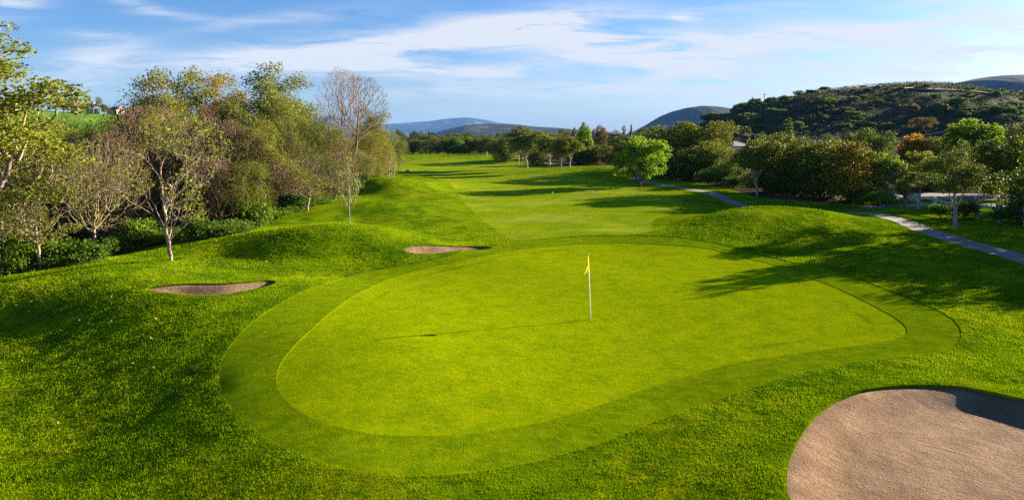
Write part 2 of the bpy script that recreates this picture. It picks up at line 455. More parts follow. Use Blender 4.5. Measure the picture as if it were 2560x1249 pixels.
M['leaf_dead'] = leaf_mat('dead_fronds', (.140, .085, .040), (.230, .140, .065), (.320, .210, .100), .2)
M['bark_pale'] = bark_mat('pale_bark', (.170, .112, .078), (.370, .280, .205))
M['bark_twig'] = bark_mat('twig_bark', (.150, .098, .070), (.270, .190, .140))
M['bark_rose'] = bark_mat('willow_bark', (.105, .062, .042), (.235, .145, .098))
M['bark_dark'] = bark_mat('dark_bark', (.045, .034, .024), (.105, .080, .058))
M['bark_grey'] = bark_mat('grey_bark', (.200, .170, .140), (.360, .320, .275))

# ------------------------------------------------------------------ terrain mesh, cut along the edges of the zones
def axis_cols():
    fine = np.linspace(-.86, .86, 640)
    l = -(.86 + np.geomspace(.01, 1.5, 26)); r = .86 + np.geomspace(.01, 1.5, 26)
    return np.concatenate([l[::-1], fine, r])


def axis_rows():
    near = np.geomspace(3.2, 8.6, 16)
    py = np.linspace(1490, 420, 560); mid = EYE * F / (py - CY)
    far = np.geomspace(132, 420, 150)[1:]; vf = np.geomspace(420, 15000, 32)[1:]
    return np.concatenate([near[near < mid[0]], mid, far[far > mid[-1]], vf])


def build_terrain():
    U, R = axis_cols(), axis_rows(); nu, nr = len(U), len(R)
    uu, yy = np.meshgrid(U, R); x = (uu * yy).ravel(); y = yy.ravel()
    i = np.arange(nr - 1)[:, None] * nu + np.arange(nu - 1)[None]
    i = i.ravel(); T = np.concatenate([np.c_[i, i + 1, i + nu + 1], np.c_[i, i + nu + 1, i + nu]])
    XY = np.c_[x, y]
    zones = [('sand_bunker', BUNK_NEAR, 'sand', .06), ('sand_bunker', BUNK_LEFT, 'sand', .05), ('sand_bunker', BUNK_FAR, 'sand', .05),
             ('cart_path', PATH, 'path', .0), ('road', ROAD, 'road', .0), ('sidewalk', WALK, 'walk', .0),
             ('putting_green', GREEN, 'green', .016), ('green_fringe', FRINGE, 'fringe', .018), ('fairway', FAIRWAY, 'fairway', .0)]
    pieces = []
    for name, poly, mk, drop in zones:
        s = sdist(poly, XY[:, 0], XY[:, 1], 30.0)
        st = s[T]; ins = (st < 0)
        c = ins.sum(1)
        Tin, Tout, X = T[c == 3], T[c == 0], T[(c == 1) | (c == 2)]
        sx = (s[X] < 0); lone_in = sx.sum(1) == 1
        lone = np.where(lone_in, np.argmax(sx, 1), np.argmin(sx, 1))
        k = np.arange(len(X)); a = X[k, lone]; b = X[k, (lone + 1) % 3]; d = X[k, (lone + 2) % 3]
        keys = np.concatenate([np.c_[a, b], np.c_[a, d]]); ks = np.sort(keys, 1)
        uq, inv = np.unique(ks, axis=0, return_inverse=True); inv = inv.ravel()
        t = s[uq[:, 0]] / (s[uq[:, 0]] - s[uq[:, 1]])
        newp = XY[uq[:, 0]] + t[:, None] * (XY[uq[:, 1]] - XY[uq[:, 0]])
        base = len(XY); XY = np.vstack([XY, newp]); nb = base + inv[:len(X)]; nd = base + inv[len(X):]
        tri = np.c_[a, nb, nd]; q1 = np.c_[nb, b, d]; q2 = np.c_[nb, d, nd]
        L = lone_in
        Tin = np.concatenate([Tin, tri[L], q1[~L], q2[~L]]); Tout = np.concatenate([Tout, tri[~L], q1[L], q2[L]])
        # directed edge of the inner piece: for lone_in it runs nb -> nd
        E = np.where(L[:, None], np.c_[nb, nd], np.c_[nd, nb])
        pieces.append((name, mk, drop, Tin, E)); T = Tout
    pieces.append(('ground', 'rough', 0.0, T, None))
    z = ground_h(XY[:, 0], XY[:, 1])
    sw = np.minimum(sdist(LWOOD, XY[:, 0], XY[:, 1], 3.0), sdist(RWOOD, XY[:, 0], XY[:, 1], 3.0))
    dirt = 1 - sstep(-1.2, .8, sw)  # mask of the wood floor, bare soil and painted tree shade together
    nf = 1 - sstep(-.5, 5.0, sdist(FAIRWAY, XY[:, 0], XY[:, 1], 7.0))
    info = {'ground': 'broad rolling turf of mottled dark and yellow green rough grass', 'putting_green': 'smooth bright yellow green putting green round the flagstick',
            'green_fringe': 'darker mown collar of grass around the putting green', 'fairway': 'long pale green fairway running back between the trees',
            'cart_path': 'grey concrete cart path curving past the right mound', 'road': 'grey asphalt road behind the pale rail fence', 'sidewalk': 'pale sidewalk beside the rail fence'}
    bl = iter(['large raked sand bunker in front with a shadowed far bank', 'small sliver of sand bunker before the bare sycamore', 'small sand bunker tucked behind the putting green'])
    Zfinal = z.copy(); outp = {}
    for name, mk, drop, Tz, E in pieces:
        used, inv = np.unique(Tz, return_inverse=True); inv = inv.reshape(Tz.shape)
        V = np.c_[XY[used], z[used]]
        if drop: V[:, 2] -= drop
        if name == 'putting_green': V[:, 2] -= .018          # lies inside the fringe
        polys = [inv]
        if name == 'sand_bunker' or name in ('putting_green', 'green_fringe'):
            # cut wall of turf down to the lower surface, part of the surrounding turf in look
            top = z.copy(); off = .018 if name == 'putting_green' else 0.0
            e, ei = np.unique(E, return_inverse=True); ei = ei.reshape(E.shape); n0 = len(V)
            Vt = np.c_[XY[e], z[e] - off]; Vb = np.c_[XY[e], z[e] - off - drop]
            V = np.vstack([V, Vt, Vb]); m = len(e)
            polys.append(np.c_[n0 + ei[:, 0], n0 + ei[:, 1], n0 + m + ei[:, 1], n0 + m + ei[:, 0]])
        mats = [M[mk]]; mi = np.zeros(len(polys[0]) + (len(polys[1]) if len(polys) > 1 else 0), int)
        if len(polys) > 1: mats.append(M['rough'] if name != 'putting_green' else M['fringe']); mi[len(polys[0]):] = 1
        va = {'dirt': dirt[used], 'near_fairway': nf[used]} if name == 'ground' else ({'inset': -sdist(GREEN, V[:, 0], V[:, 1], 6.0)} if name == 'putting_green' else None)
        me = mesh_np(name, V, polys, mats, True, None, va, mi)
        o = link(name, me); tag(o, next(bl) if name == 'sand_bunker' else info[name], name.replace('_', ' '), None, 'structure')
        outp[name] = (V, inv)
    return outp


TERRAIN = build_terrain()


# ------------------------------------------------------------------ rough grass blades in the near turf
def build_blades():
    r = rs(3); V, T = TERRAIN['ground']
    cen = V[T].mean(1); u = cen[:, 0] / cen[:, 1]
    ok = (cen[:, 1] > 7.5) & (cen[:, 1] < 46) & (np.abs(u) < .95)
    T = T[ok]; cen = cen[ok]
    a, b, c = V[T[:, 0]], V[T[:, 1]], V[T[:, 2]]
    area = np.linalg.norm(np.cross(b - a, c - a), axis=1) / 2
    dens = 1000 * np.clip(14.0 / cen[:, 1], 0, 1.2) ** 1.9 * (1 - .9 * sstep(34, 46, cen[:, 1]))
    w = area * dens; n = int(min(w.sum(), 700000)); cum = np.cumsum(w) / w.sum()
    k = np.searchsorted(cum, r.rand(n)).clip(0, len(T) - 1)
    r1 = np.sqrt(r.rand(n)); r2 = r.rand(n)
    P = (1 - r1)[:, None] * a[k] + (r1 * (1 - r2))[:, None] * b[k] + (r1 * r2)[:, None] * c[k]
    keep = np.ones(n, bool)
    for poly, mg in ((BUNK_NEAR, .02), (BUNK_LEFT, .03), (BUNK_FAR, .03), (PATH, .05)):
        keep &= sdist(poly, P[:, 0], P[:, 1], 1.0) > mg
    P = P[keep]; n = len(P); d = P[:, 1]
    clump = fbm(P[:, 0] * 2.6, P[:, 1] * 2.6, 11, 3)
    g = np.clip(d / 14.0, .8, 4.2)
    hgt = (.012 + .022 * sstep(.35, .65, clump) + .022 * r.rand(n)) * g ** .3
    wid = .0085 * g * (.7 + .6 * r.rand(n))
    th = r.rand(n) * 2 * math.pi; lean = (r.rand(n) * .8 + .15) * hgt; la = r.rand(n) * 2 * math.pi
    dx = np.c_[np.cos(th), np.sin(th), np.zeros(n)] * wid[:, None]
    tip = P + np.c_[np.cos(la) * lean, np.sin(la) * lean, hgt]
    P0 = P - np.array([0, 0, .008])
    VV = np.stack([P0 - dx, P0 + dx, tip], 1).reshape(-1, 3)
    TT = np.arange(3 * n).reshape(-1, 3)
    me = mesh_np('rough_grass', VV, [TT], M['blades'], False, {'rnd': r.rand(n) * .6 + .4 * sstep(.3, .7, clump)})
    tag(link('rough_grass', me), 'short tufted rough grass growing around green and bunkers', 'grass', None, 'stuff')


build_blades()
# ------------------------------------------------------------------ plants
def unit(v): return v / (np.linalg.norm(v, axis=-1, keepdims=True) + 1e-9)


def scaffold(r, H, W, fork, nl, top=.82, spread=.34, seg=.4, lean=0.0, wob=.03, stems=False):
    """trunk with its main limbs: points and parents"""
    P = [(0, 0, -.3)]; par = [-1]; m = max(2, int(fork * H / seg))
    for i in range(1, m + 1):
        t = i / m; P.append((lean * t * t + r.randn() * wob, r.randn() * wob, fork * H * t)); par.append(len(P) - 2)
    last = len(P) - 1; a0 = r.rand() * 6.28
    for i in range(nl):
        s = max(1, last - (r.randint(0, 3) if i else 0)); p0 = np.array(P[s]); a = a0 + i * 6.283 / max(nl - (0 if stems else 1), 1) + r.randn() * .3
        R = W * spread * (.65 + .5 * r.rand()) * (1.0 if (i or stems) else .2); zt = H * top * ((.70 + .28 * r.rand()) if (i or stems) else 1.0)
        p2 = np.array((lean + math.cos(a) * R, math.sin(a) * R, max(zt, p0[2] + .5))); q = p0 * .55 + p2 * .45 + np.array((math.cos(a) * R * .10, math.sin(a) * R * .10, -.04 * (zt - p0[2])))
        k = max(3, int(np.linalg.norm(p2 - p0) / seg)); pr = s
        for t in (np.arange(k) + 1) / k:
            w = (1 - t) ** 2 * p0 + 2 * t * (1 - t) * q + t * t * p2 + r.randn(3) * wob * (1.6 if t < 1 else 0)
            P.append(tuple(w)); par.append(pr); pr = len(P) - 1
    return np.array(P), np.array(par), last


def grow(r, roots, attr, seg=.5, k=.7, bend=.35, jit=.06, first=0, rpar=None, bf=0.0):
    """joins every target point to the nearest limb that leads to it; returns points and parents"""
    roots = np.asarray(roots, float); cap = len(roots) + len(attr) * 14
    P = np.zeros((cap, 3)); par = np.full(cap, -1); D = np.zeros((cap, 3)); n = len(roots)
    P[:n] = roots; par[:n] = np.arange(-1, n - 1) if rpar is None else rpar
    D[1:n] = unit(roots[1:] - roots[par[1:n]]); D[0] = D[1] if n > 1 else (0, 0, 1)
    order = np.argsort(np.linalg.norm(attr - roots[min(first, n - 1)], axis=1))
    path = np.zeros(cap)
    for i in range(first + 1, n): path[i] = path[par[i]] + np.linalg.norm(P[i] - P[par[i]])
    for a in attr[order]:
        d = a - P[first:n]; L = np.sqrt((d * d).sum(1)) + 1e-6
        al = (d * D[first:n]).sum(1) / L
        cost = L * (1 + k * (1 - d[:, 2] / L) * .5 + k * (1 - al) * .5) + bf * path[first:n]
        j = first + int(np.argmin(cost)); l = L[j - first]
        m = min(max(1, int(round(l / seg))), 12)
        if n + m >= cap: break
        p = P[j]; q = p + D[j] * l * bend + r.randn(3) * jit * l
        last = j
        for t in (np.arange(m) + 1) / m:
            w = (1 - t) ** 2 * p + 2 * t * (1 - t) * q + t * t * a
            if t < 1: w = w + r.randn(3) * jit * .35 * seg
            P[n] = w; par[n] = last; D[n] = unit(w - P[last]); path[n] = path[last] + np.linalg.norm(w - P[last]); last = n; n += 1
    return P[:n], par[:n]


def radii(par, r_tip, r_base):
    n = len(par); cnt = np.ones(n)
    has = np.zeros(n, bool); has[par[par >= 0]] = True; cnt[has] = 0
    for i in range(n - 1, 0, -1):
        if par[i] >= 0: cnt[par[i]] += cnt[i]
    e = math.log(r_base / r_tip) / max(math.log(max(cnt[0], 2)), .1)
    return r_tip * cnt ** e


def limbs(P, par, R, thick=.035):
    i = np.where(par >= 0)[0]; a = P[par[i]]; b = P[i]; ra = np.minimum(R[par[i]], R[i] * 1.3); rb = R[i]
    d = unit(b - a); a = a - d * (ra * .3)[:, None]
    ref = np.where(np.abs(d[:, :1]) < .9, np.array([[1.0, 0, 0]]), np.array([[0, 1.0, 0]]))
    s = unit(np.cross(d, ref)); c = np.cross(d, s); VV = []; PP = []; base = 0
    for sel, ns in ((rb >= thick, 7), (rb < thick, 3)):
        if not sel.any(): continue
        t = np.linspace(0, 2 * math.pi, ns, endpoint=False)
        o = np.cos(t)[None, :, None] * s[sel][:, None] + np.sin(t)[None, :, None] * c[sel][:, None]
        va = a[sel][:, None] + o * ra[sel][:, None, None]; vb = b[sel][:, None] + o * rb[sel][:, None, None]
        m = sel.sum(); VV.append(np.stack([va, vb], 1).reshape(-1, 3))
        kk = np.arange(ns); q = np.stack([kk, (kk + 1) % ns, ns + (kk + 1) % ns, ns + kk], 1)
        PP.append((base + np.arange(m)[:, None, None] * 2 * ns + q[None]).reshape(-1, 4)); base += m * 2 * ns
    return np.concatenate(VV), [np.concatenate(PP)]


def leaves(r, cen, per, spread, size, aspect=.55, droop=0.0, clump=None):
    """rhombic leaves round each centre; returns vertices, faces and one tone per leaf"""
    m = len(cen); per = int(per); n = m * per
    ct = (r.rand(m) if clump is None else clump)
    sp = np.broadcast_to(np.asarray(spread, float), (3,))
    g = r.randn(n, 3); g *= (np.minimum(1, 1.6 / (np.linalg.norm(g, axis=1) + 1e-6)))[:, None]
    p = np.repeat(cen, per, 0) + g * sp
    a = unit(r.randn(n, 3) + np.array([0, 0, -droop])); b = unit(np.cross(a, r.randn(n, 3)))
    s = (size * (.6 + .8 * r.rand(n)))[:, None]
    a = a * s * .5; b = b * s * .5 * aspect
    V = np.stack([p - a, p + b, p + a, p - b], 1).reshape(-1, 3)
    Q = np.arange(4 * n).reshape(-1, 4)
    return V, Q, np.clip(.45 * np.repeat(ct, per) + .55 * r.rand(n), 0, 1)


def lobes_pts(r, lobes, n, shell=.62, up=-.45):
    """points on and just inside the skins of a set of ellipsoids (x,y,z,rx,rz)"""
    L = np.array(lobes, float); w = L[:, 3] ** 2; k = r.choice(len(L), n * 3, p=w / w.sum())
    d = unit(r.randn(n * 3, 3)); d = d[(d[:, 2] > up)]; k = k[:len(d)]
    f = shell + (1 - shell) * r.rand(len(d)) ** .6
    p = L[k, :3] + d * f[:, None] * np.c_[L[k, 3], L[k, 3], L[k, 4]]
    # drop points deep inside other lobes
    q = ((p[:, None, :2] - L[None, :, :2]) ** 2).sum(2) / L[None, :, 3] ** 2 + (p[:, None, 2] - L[None, :, 2]) ** 2 / L[None, :, 4] ** 2
    p = p[q.min(1) > .22]
    return p[:n]


LIB = {}


def store(kind, parts, H=None, W=None):
    V = np.concatenate([np.asarray(p[1]) for p in parts])
    h = np.percentile(V[:, 2], 99.8) if H is None else H
    w = (np.percentile(np.abs(V[:, :2]), 98.5)) * 2 if W is None else W
    LIB.setdefault(kind, []).append((parts, h, w))


def bake(kind, items):
    """items: (part name, V, polys, material, tones)"""
    parts = []
    for nm, V, polys, m, tone in items:
        me = mesh_np(nm, V, polys, M[m], True if tone is None else False, {'rnd': tone} if tone is not None else None)
        parts.append((nm, V, me))
    store(kind, parts)


def broadleaf(kind, seed, H, W, lobes, nc, per, spread, size, leaf, bark, fork=.28, r0=.22, aspect=.55, droop=0, shell=.6, up=-.45, tip=.012, lean=0.0):
    r = rs(seed); tr, tp, la = scaffold(r, H, W, fork, 6, .80, .27, .5, lean)
    c = lobes_pts(r, lobes, nc, shell, up)
    P, par = grow(r, tr, c[r.rand(len(c)) < .75], seg=.45, k=.9, first=la, rpar=tp)
    Vb, Pb = limbs(P, par, radii(par, tip, r0))
    hz = (c[:, 2] - c[:, 2].min()) / (np.ptp(c[:, 2]) + 1e-6)
    V, Q, tone = leaves(r, c, per, spread, size, aspect, droop, clump=np.clip(.5 * r.rand(len(c)) + .25 * fbm(c[:, 0] + 9, c[:, 2] + c[:, 1], seed, 2) + .12, 0, 1))
    bake(kind, [('trunk', Vb, Pb, bark, None), ('crown', V, [Q], leaf, tone)])


def rand_lobes(r, H, W, n, lo=.30, hi=.86, rr=(.20, .34), flat=.85, top=.55):
    out = []
    for i in range(n):
        h = lo + (hi - lo) * (i + r.rand() * .6) / n
        prof = math.sin(math.pi * min(1, max(0.05, (h - lo * .55) / (1.04 - lo * .55))) ** .85) ** .7
        a = i * 2.4 + r.rand() * 1.2; rad = W * .5 * prof * (.25 + .48 * r.rand())
        s = W * (rr[0] + (rr[1] - rr[0]) * r.rand()) * (.65 + .35 * prof)
        out.append((math.cos(a) * rad, math.sin(a) * rad, H * h, s, s * flat))
    out.append((0, 0, H * top, W * .27, H * .22))
    return out


def make_library():
    # dense dark oaks
    for i in range(4):
        r = rs(20 + i); H, W = 8.0, 7.6
        lb = rand_lobes(r, H, W, 11 + i, .26, .84, (.16, .27), .8)
        broadleaf('oak', 30 + i, H, W, lb, 330, 36, (.36, .36, .26), .22, 'leaf_oak', 'bark_dark', .2, .24, .6)
    # the same kind with crowns down to the ground
    for i in range(4):
        r = rs(320 + i); H, W = 7.0, 7.2
        lb = rand_lobes(r, H, W, 12 + i, .06, .82, (.15, .26), .85, .40)
        broadleaf('low_oak', 330 + i, H, W, lb, 360, 34, (.36, .36, .28), .22, 'leaf_oak', 'bark_dark', .1, .2, .6, up=-.8)
    # oaks with clear pale stems by the fairway
    for i in range(3):
        r = rs(50 + i); H, W = 8.0, 6.2
        lb = rand_lobes(r, H, W, 9, .46, .84, (.17, .27), .75, .62)
        broadleaf('stem_oak', 60 + i, H, W, lb, 240, 38, (.34, .34, .24), .24, 'leaf_oak', 'bark_grey', .3, .17, .6, lean=.4 * (i - 1))
    # cottonwoods and willows of the left wood, loose crowns
    for i in range(3):
        r = rs(80 + i); H, W = 12.0, 6.4
        lb = rand_lobes(r, H, W, 13, .36, .93, (.13, .22), .95, .6)
        broadleaf('cottonwood', 90 + i, H, W, lb, 300, 34, (.36, .36, .30), .17, 'leaf_olive', 'bark_twig', .22, .22, .55, shell=.3)
    for i in range(3):
        r = rs(110 + i); H, W = 7.6, 6.4
        lb = rand_lobes(r, H, W, 13, .10, .86, (.16, .26), .95, .45)
        broadleaf('willow', 120 + i, H, W, lb, 440, 40, (.34, .34, .36), .16, 'leaf_willow', 'bark_twig', .12, .18, .32, droop=.6, shell=.35, up=-.8)
    # tall narrow poplar
    r = rs(140); H, W = 13.0, 3.6
    lb = [(math.cos(a) * .55, math.sin(a) * .55, H * h, 1.15 * s, 1.3 * s) for a, h, s in zip(r.rand(14) * 6.3, np.linspace(.3, .95, 14), np.linspace(1.25, .55, 14))]
    broadleaf('poplar', 141, H, W, lb, 230, 38, (.30, .30, .34), .18, 'leaf_olive', 'bark_pale', .5, .18, .6, shell=.3)
    # bright round maple
    for i in range(2):
        r = rs(150 + i); H, W = 8.4, 8.2
        lb = rand_lobes(r, H, W, 15, .24, .86, (.15, .23), .85, .55)
        broadleaf('maple', 160 + i, H, W, lb, 380, 38, (.34, .34, .28), .26, 'leaf_bright', 'bark_dark', .18, .2, .75)
    # leafy young sycamores, thin crowns
    for i in range(2):
        r = rs(170 + i); H, W = 8.0, 4.6
        lb = rand_lobes(r, H, W, 9, .34, .9, (.15, .24), 1.0, .6)
        broadleaf('young_leafy', 180 + i, H, W, lb, 120, 26, (.30, .30, .26), .24, 'leaf_syc', 'bark_twig', .34, .10, .8, shell=.25)
    # spreading pine-like tree
    r = rs(190); H, W = 8.0, 10.0
    lb = [(math.cos(a) * d * W, math.sin(a) * d * W, H * h, W * s, W * s * .42) for a, d, h, s in
          [(0, 0, .86, .17), (.4, .2, .78, .17), (2.2, .24, .74, .17), (3.4, .26, .66, .17), (4.4, .22, .7, .16), (5.6, .28, .6, .15), (1.2, .3, .58, .15), (3.0, .36, .5, .13), (0, .37, .52, .13), (2.6, .1, .55, .16), (5, .12, .5, .14)]]
    broadleaf('spreading', 191, H, W, lb, 330, 42, (.42, .42, .26), .20, 'leaf_oak', 'bark_grey', .26, .26, .5, lean=.3, up=-.3)

    # sycamores nearly bare in spring
    for i in range(3):
        r = rs(200 + i); H, W = 8.4, 6.2
        n = 1700; d = unit(r.randn(n, 3)); f = r.rand(n) ** .42
        c = d * f[:, None] * np.array([W / 2, W / 2, H * .39]) + np.array([.2 * i, 0, H * .61])
        c[:, 2] = np.maximum(c[:, 2], H * .22 + .25 * np.hypot(c[:, 0], c[:, 1]) * r.rand(n))
        c = c[fbm(c[:, 0] * .7 + 20 + c[:, 1] * .35, c[:, 2] * .55 + 5 * i, 60 + i, 2) > .40]; n = len(c); tr, tp, la = scaffold(r, H, W, .27 - .03 * i, 6, .62, .26, .3, -.2, .016)
        P, par = grow(r, tr, c, seg=.30, k=.6, bend=.25, jit=.05, first=la, rpar=tp, bf=.5)
        Vb, Pb = limbs(P, par, radii(par, .0095, .095))
        sel = c[fbm(c[:, 0] * .8 + 3, c[:, 2] * .8 + c[:, 1] * .5, 65 + i, 2) > .50]
        V, Q, tone = leaves(r, sel, 6, (.17, .17, .15), .12, .85)
        bake('bare_sycamore', [('trunk', Vb, Pb, 'bark_pale', None), ('crown', V, [Q], 'leaf_syc', tone)])
    # leafy big sycamore, tall
    r = rs(230); H, W = 13.0, 8.5
    lb = rand_lobes(r, H, W, 17, .22, .93, (.11, .19), .8, .55)
    broadleaf('leafy_sycamore', 231, H, W, lb, 620, 40, (.30, .30, .2), .125, 'leaf_syc', 'bark_pale', .2, .22, .85, shell=.2)
    # tall bare cottonwood
    for i in range(2):
        r = rs(240 + i); H, W = 12.5, 6.2; n = 1500
        t = r.rand(n); z = H * (.40 + .60 * t ** .75); wv = W / 2 * np.sin(math.pi * np.clip((z / H - .30) / .76, 0, 1)) ** .75
        a = r.rand(n) * 6.283; q = np.sqrt(r.rand(n)) * wv
        c = np.c_[np.cos(a) * q, np.sin(a) * q, z]
        tr, tp, la = scaffold(r, H, W, .36, 6, .62, .16, .4, .08, .02)
        P, par = grow(r, tr, c, seg=.34, k=.7, bend=.22, jit=.02, first=la, rpar=tp, bf=.6)
        Vb, Pb = limbs(P, par, radii(par, .0085, .14))
        s2 = c[r.rand(n) < .15]; V, Q, tone = leaves(r, s2, 3, (.12, .12, .12), .10, .8)
        bake('bare_cottonwood', [('trunk', Vb, Pb, 'bark_twig', None), ('crown', V, [Q], 'leaf_dead', tone)])
    # leafless brown willows, many stems
    for i in range(3):
        r = rs(250 + i); H, W = 7.8, 6.6; n = 2000
        t = r.rand(n); z = H * (.10 + .90 * t ** .8); wv = W / 2 * np.sin(math.pi * np.clip((z / H + .22) / 1.26, 0, 1)) ** .6
        a = r.rand(n) * 6.283; q = np.sqrt(r.rand(n)) * wv * (.60 + .8 * fbm(np.cos(a) * 2.5 + 7 + np.sin(a), z * .7, i, 2))
        c = np.c_[np.cos(a) * q, np.sin(a) * q, np.maximum(z, .55 * q + .4 * r.rand(n))]
        tr, tp, la = scaffold(r, H, W, .07, 8, .50, .24, .35, .05, .04, True)
        P, par = grow(r, tr, c, seg=.34, k=.7, bend=.22, jit=.04, first=1, rpar=tp, bf=.55)
        Vb, Pb = limbs(P, par, radii(par, .013, .14))
        sel = c[r.rand(n) < .45]
        sel = sel[fbm(sel[:, 0] * .6 + 5, sel[:, 2] * .6 + sel[:, 1] * .4, 75 + i, 2) > .5]
        V, Q, tone = leaves(r, sel, 18, (.18, .18, .2), .11, .4, .2)
        bake('bare_willow', [('trunk', Vb, Pb, 'bark_rose', None), ('crown', V, [Q], 'leaf_willow2', tone)])
    # slim young trees
    for i in range(2):
        r = rs(260 + i); H, W = 4.8, 1.7; n = 110
        z = H * (.26 + .74 * r.rand(n)); wv = W / 2 * np.sin(math.pi * np.clip((z / H - .15) / .88, 0, 1)) ** .7
        a = r.rand(n) * 6.283; q = np.sqrt(r.rand(n)) * wv; c = np.c_[np.cos(a) * q, np.sin(a) * q, z]
        tr = [(0, 0, -.2)] + [(.02 * math.sin(k * 2), 0, H * .12 * k) for k in range(1, 8)]
        P, par = grow(r, tr, c, seg=.22, k=1.3, bend=.4, jit=.08, first=2)
        Vb, Pb = limbs(P, par, radii(par, .007, .040), .02)
        V, Q, tone = leaves(r, c[r.rand(n) < .8], 6, (.13, .13, .13), .105, .8)
        bake('sapling', [('trunk', Vb, Pb, 'bark_grey', None), ('crown', V, [Q], 'leaf_syc', tone)])
    # shrubs
    for i in range(3):
        r = rs(270 + i); H, W = 1.6, 2.2
        lb = [(r.randn() * .45, r.randn() * .45, .5 + .5 * r.rand(), .55 + .2 * r.rand(), .5) for _ in range(7)]
        c = lobes_pts(r, lb, 120, .4, -.6)
        P, par = grow(r, [(0, 0, -.2), (0, 0, .1)], c[:60], seg=.3, k=.6)
        Vb, Pb = limbs(P, par, radii(par, .008, .05))
        V, Q, tone = leaves(r, c, 26, (.18, .18, .14), .13, .7)
        bake('shrub', [('stem', Vb, Pb, 'bark_dark', None), ('foliage', V, [Q], 'leaf_shrub', tone)])
    # chaparral bushes, seen from far away
    for i in range(3):
        r = rs(280 + i)
        lb = [(r.randn() * .55, r.randn() * .55, .45 + .35 * r.rand(), .6 + .25 * r.rand(), .5) for _ in range(6)]
        c = lobes_pts(r, lb, 130, .55, -.3)
        V, Q, tone = leaves(r, c, 22, (.2, .2, .14), .14, .8)
        bake('scrub', [('foliage', V, [Q], 'leaf_scrub', tone)])
    # cypress
    r = rs(290); H = 10.0; n = 190; z = H * r.rand(n) ** .9; q = .62 * np.sin(math.pi * np.clip((z / H * .86 + .1), 0, 1)) ** .8
    a = r.rand(n) * 6.283; c = np.c_[np.cos(a) * q, np.sin(a) * q, z + .3]
    V, Q, tone = leaves(r, c, 26, (.16, .16, .34), .26, .5, -.8)
    b = MB().tube([(0, 0, -.3), (0, 0, 4), (0, 0, 9.5)], [.16, .1, .03], 6); Vb = np.concatenate(b.V)
    bake('cypress', [('trunk', Vb, [np.concatenate([p for p in b.P if p.shape[1] == 4])], 'bark_dark', None), ('crown', V, [Q], 'leaf_oak', tone)])
    # spruce
    r = rs(300); H = 10.0; c = []
    for k in range(15):
        z = H * (.12 + .86 * k / 14); rad = 2.3 * (1 - k / 15.0) ** .85 + .12
        for a in np.arange(9) * .7 + k: 
            for f in (.45, .75, 1.0): c.append((math.cos(a) * rad * f * (.8 + .3 * r.rand()), math.sin(a) * rad * f, z - .35 * f * rad * .5))
    c = np.array(c); V, Q, tone = leaves(r, c, 9, (.22, .22, .12), .34, .4, .3)
    b = MB().tube([(0, 0, -.3), (0, 0, 5), (0, 0, 9.8)], [.2, .12, .02], 6); Vb = np.concatenate(b.V)
    bake('spruce', [('trunk', Vb, [np.concatenate([p for p in b.P if p.shape[1] == 4])], 'bark_dark', None), ('crown', V, [Q], 'leaf_oak', tone)])
    # fan palm with a skirt of dead fronds
    r = rs(310); H = 10.0; VV = []; QQ = []; tt = []; DV = []; DQ = []; dt = []
    def frond(a, el, L, lst, ql, tl, sag, w):
        d = np.array((math.cos(a) * math.cos(el), math.sin(a) * math.cos(el), math.sin(el))); s = np.array((-math.sin(a), math.cos(a), 0))
        o = np.array((0, 0, H - .5)); p1 = o + d * L * .5; ctr = p1 + d * L * .15
        for f in np.linspace(-1.25, 1.25, 9):
            e = ctr + d * math.cos(f) * L * .5 + s * math.sin(f) * L * .45 + np.array((0, 0, -sag * L * (.15 + .3 * abs(f))))
            g = unit(np.cross(e - ctr, np.array((.1, .2, 1.0)))) * w
            b_ = len(lst) * 4; lst.append(np.array([ctr - g * .5, (ctr + e) / 2 - g, e, (ctr + e) / 2 + g])); ql.append((b_, b_ + 1, b_ + 2, b_ + 3)); tl.append(r.rand())
        g = s * .03; b_ = len(lst) * 4; lst.append(np.array([o - g, ctr - g, ctr + g, o + g])); ql.append((b_, b_ + 1, b_ + 2, b_ + 3)); tl.append(.5)
    for k in range(34): frond(k * 2.4, -.35 + 1.6 * r.rand(), 1.5 + .3 * r.rand(), VV, QQ, tt, .9, .10)
    for k in range(30): frond(k * 2.4 + .5, -1.35 + .5 * r.rand(), 1.5 + .5 * r.rand(), DV, DQ, dt, .4, .12)
    b = MB().tube([(0, 0, -.3), (.1, 0, 3), (.05, 0, 7), (0, 0, 9.6)], [.36, .28, .26, .24], 8); Vb = np.concatenate(b.V)
    bake('palm', [('trunk', Vb, [np.concatenate([p for p in b.P if p.shape[1] == 4])], 'bark_pale', None), ('crown', np.concatenate(VV), [np.array(QQ)], 'leaf_palm', np.array(tt)),
                  ('frond_skirt', np.concatenate(DV), [np.array(DQ)], 'leaf_dead', np.array(dt))])


make_library()
KIND_CAT = {'shrub': 'shrub', 'scrub': 'shrub', 'palm': 'palm tree'}
KIND_NAME = {'oak': 'oak_tree', 'stem_oak': 'oak_tree', 'low_oak': 'oak_tree', 'cottonwood': 'cottonwood_tree', 'willow': 'willow_tree', 'poplar': 'poplar_tree', 'maple': 'maple_tree', 'young_leafy': 'sycamore_tree',
             'spreading': 'spreading_tree', 'bare_sycamore': 'sycamore_tree', 'leafy_sycamore': 'sycamore_tree', 'bare_cottonwood': 'bare_tree', 'bare_willow': 'bare_willow', 'sapling': 'young_tree',
             'shrub': 'shrub', 'scrub': 'hillside_shrub', 'cypress': 'cypress_tree', 'spruce': 'spruce_tree', 'palm': 'palm_tree'}
_turn = [0.0]


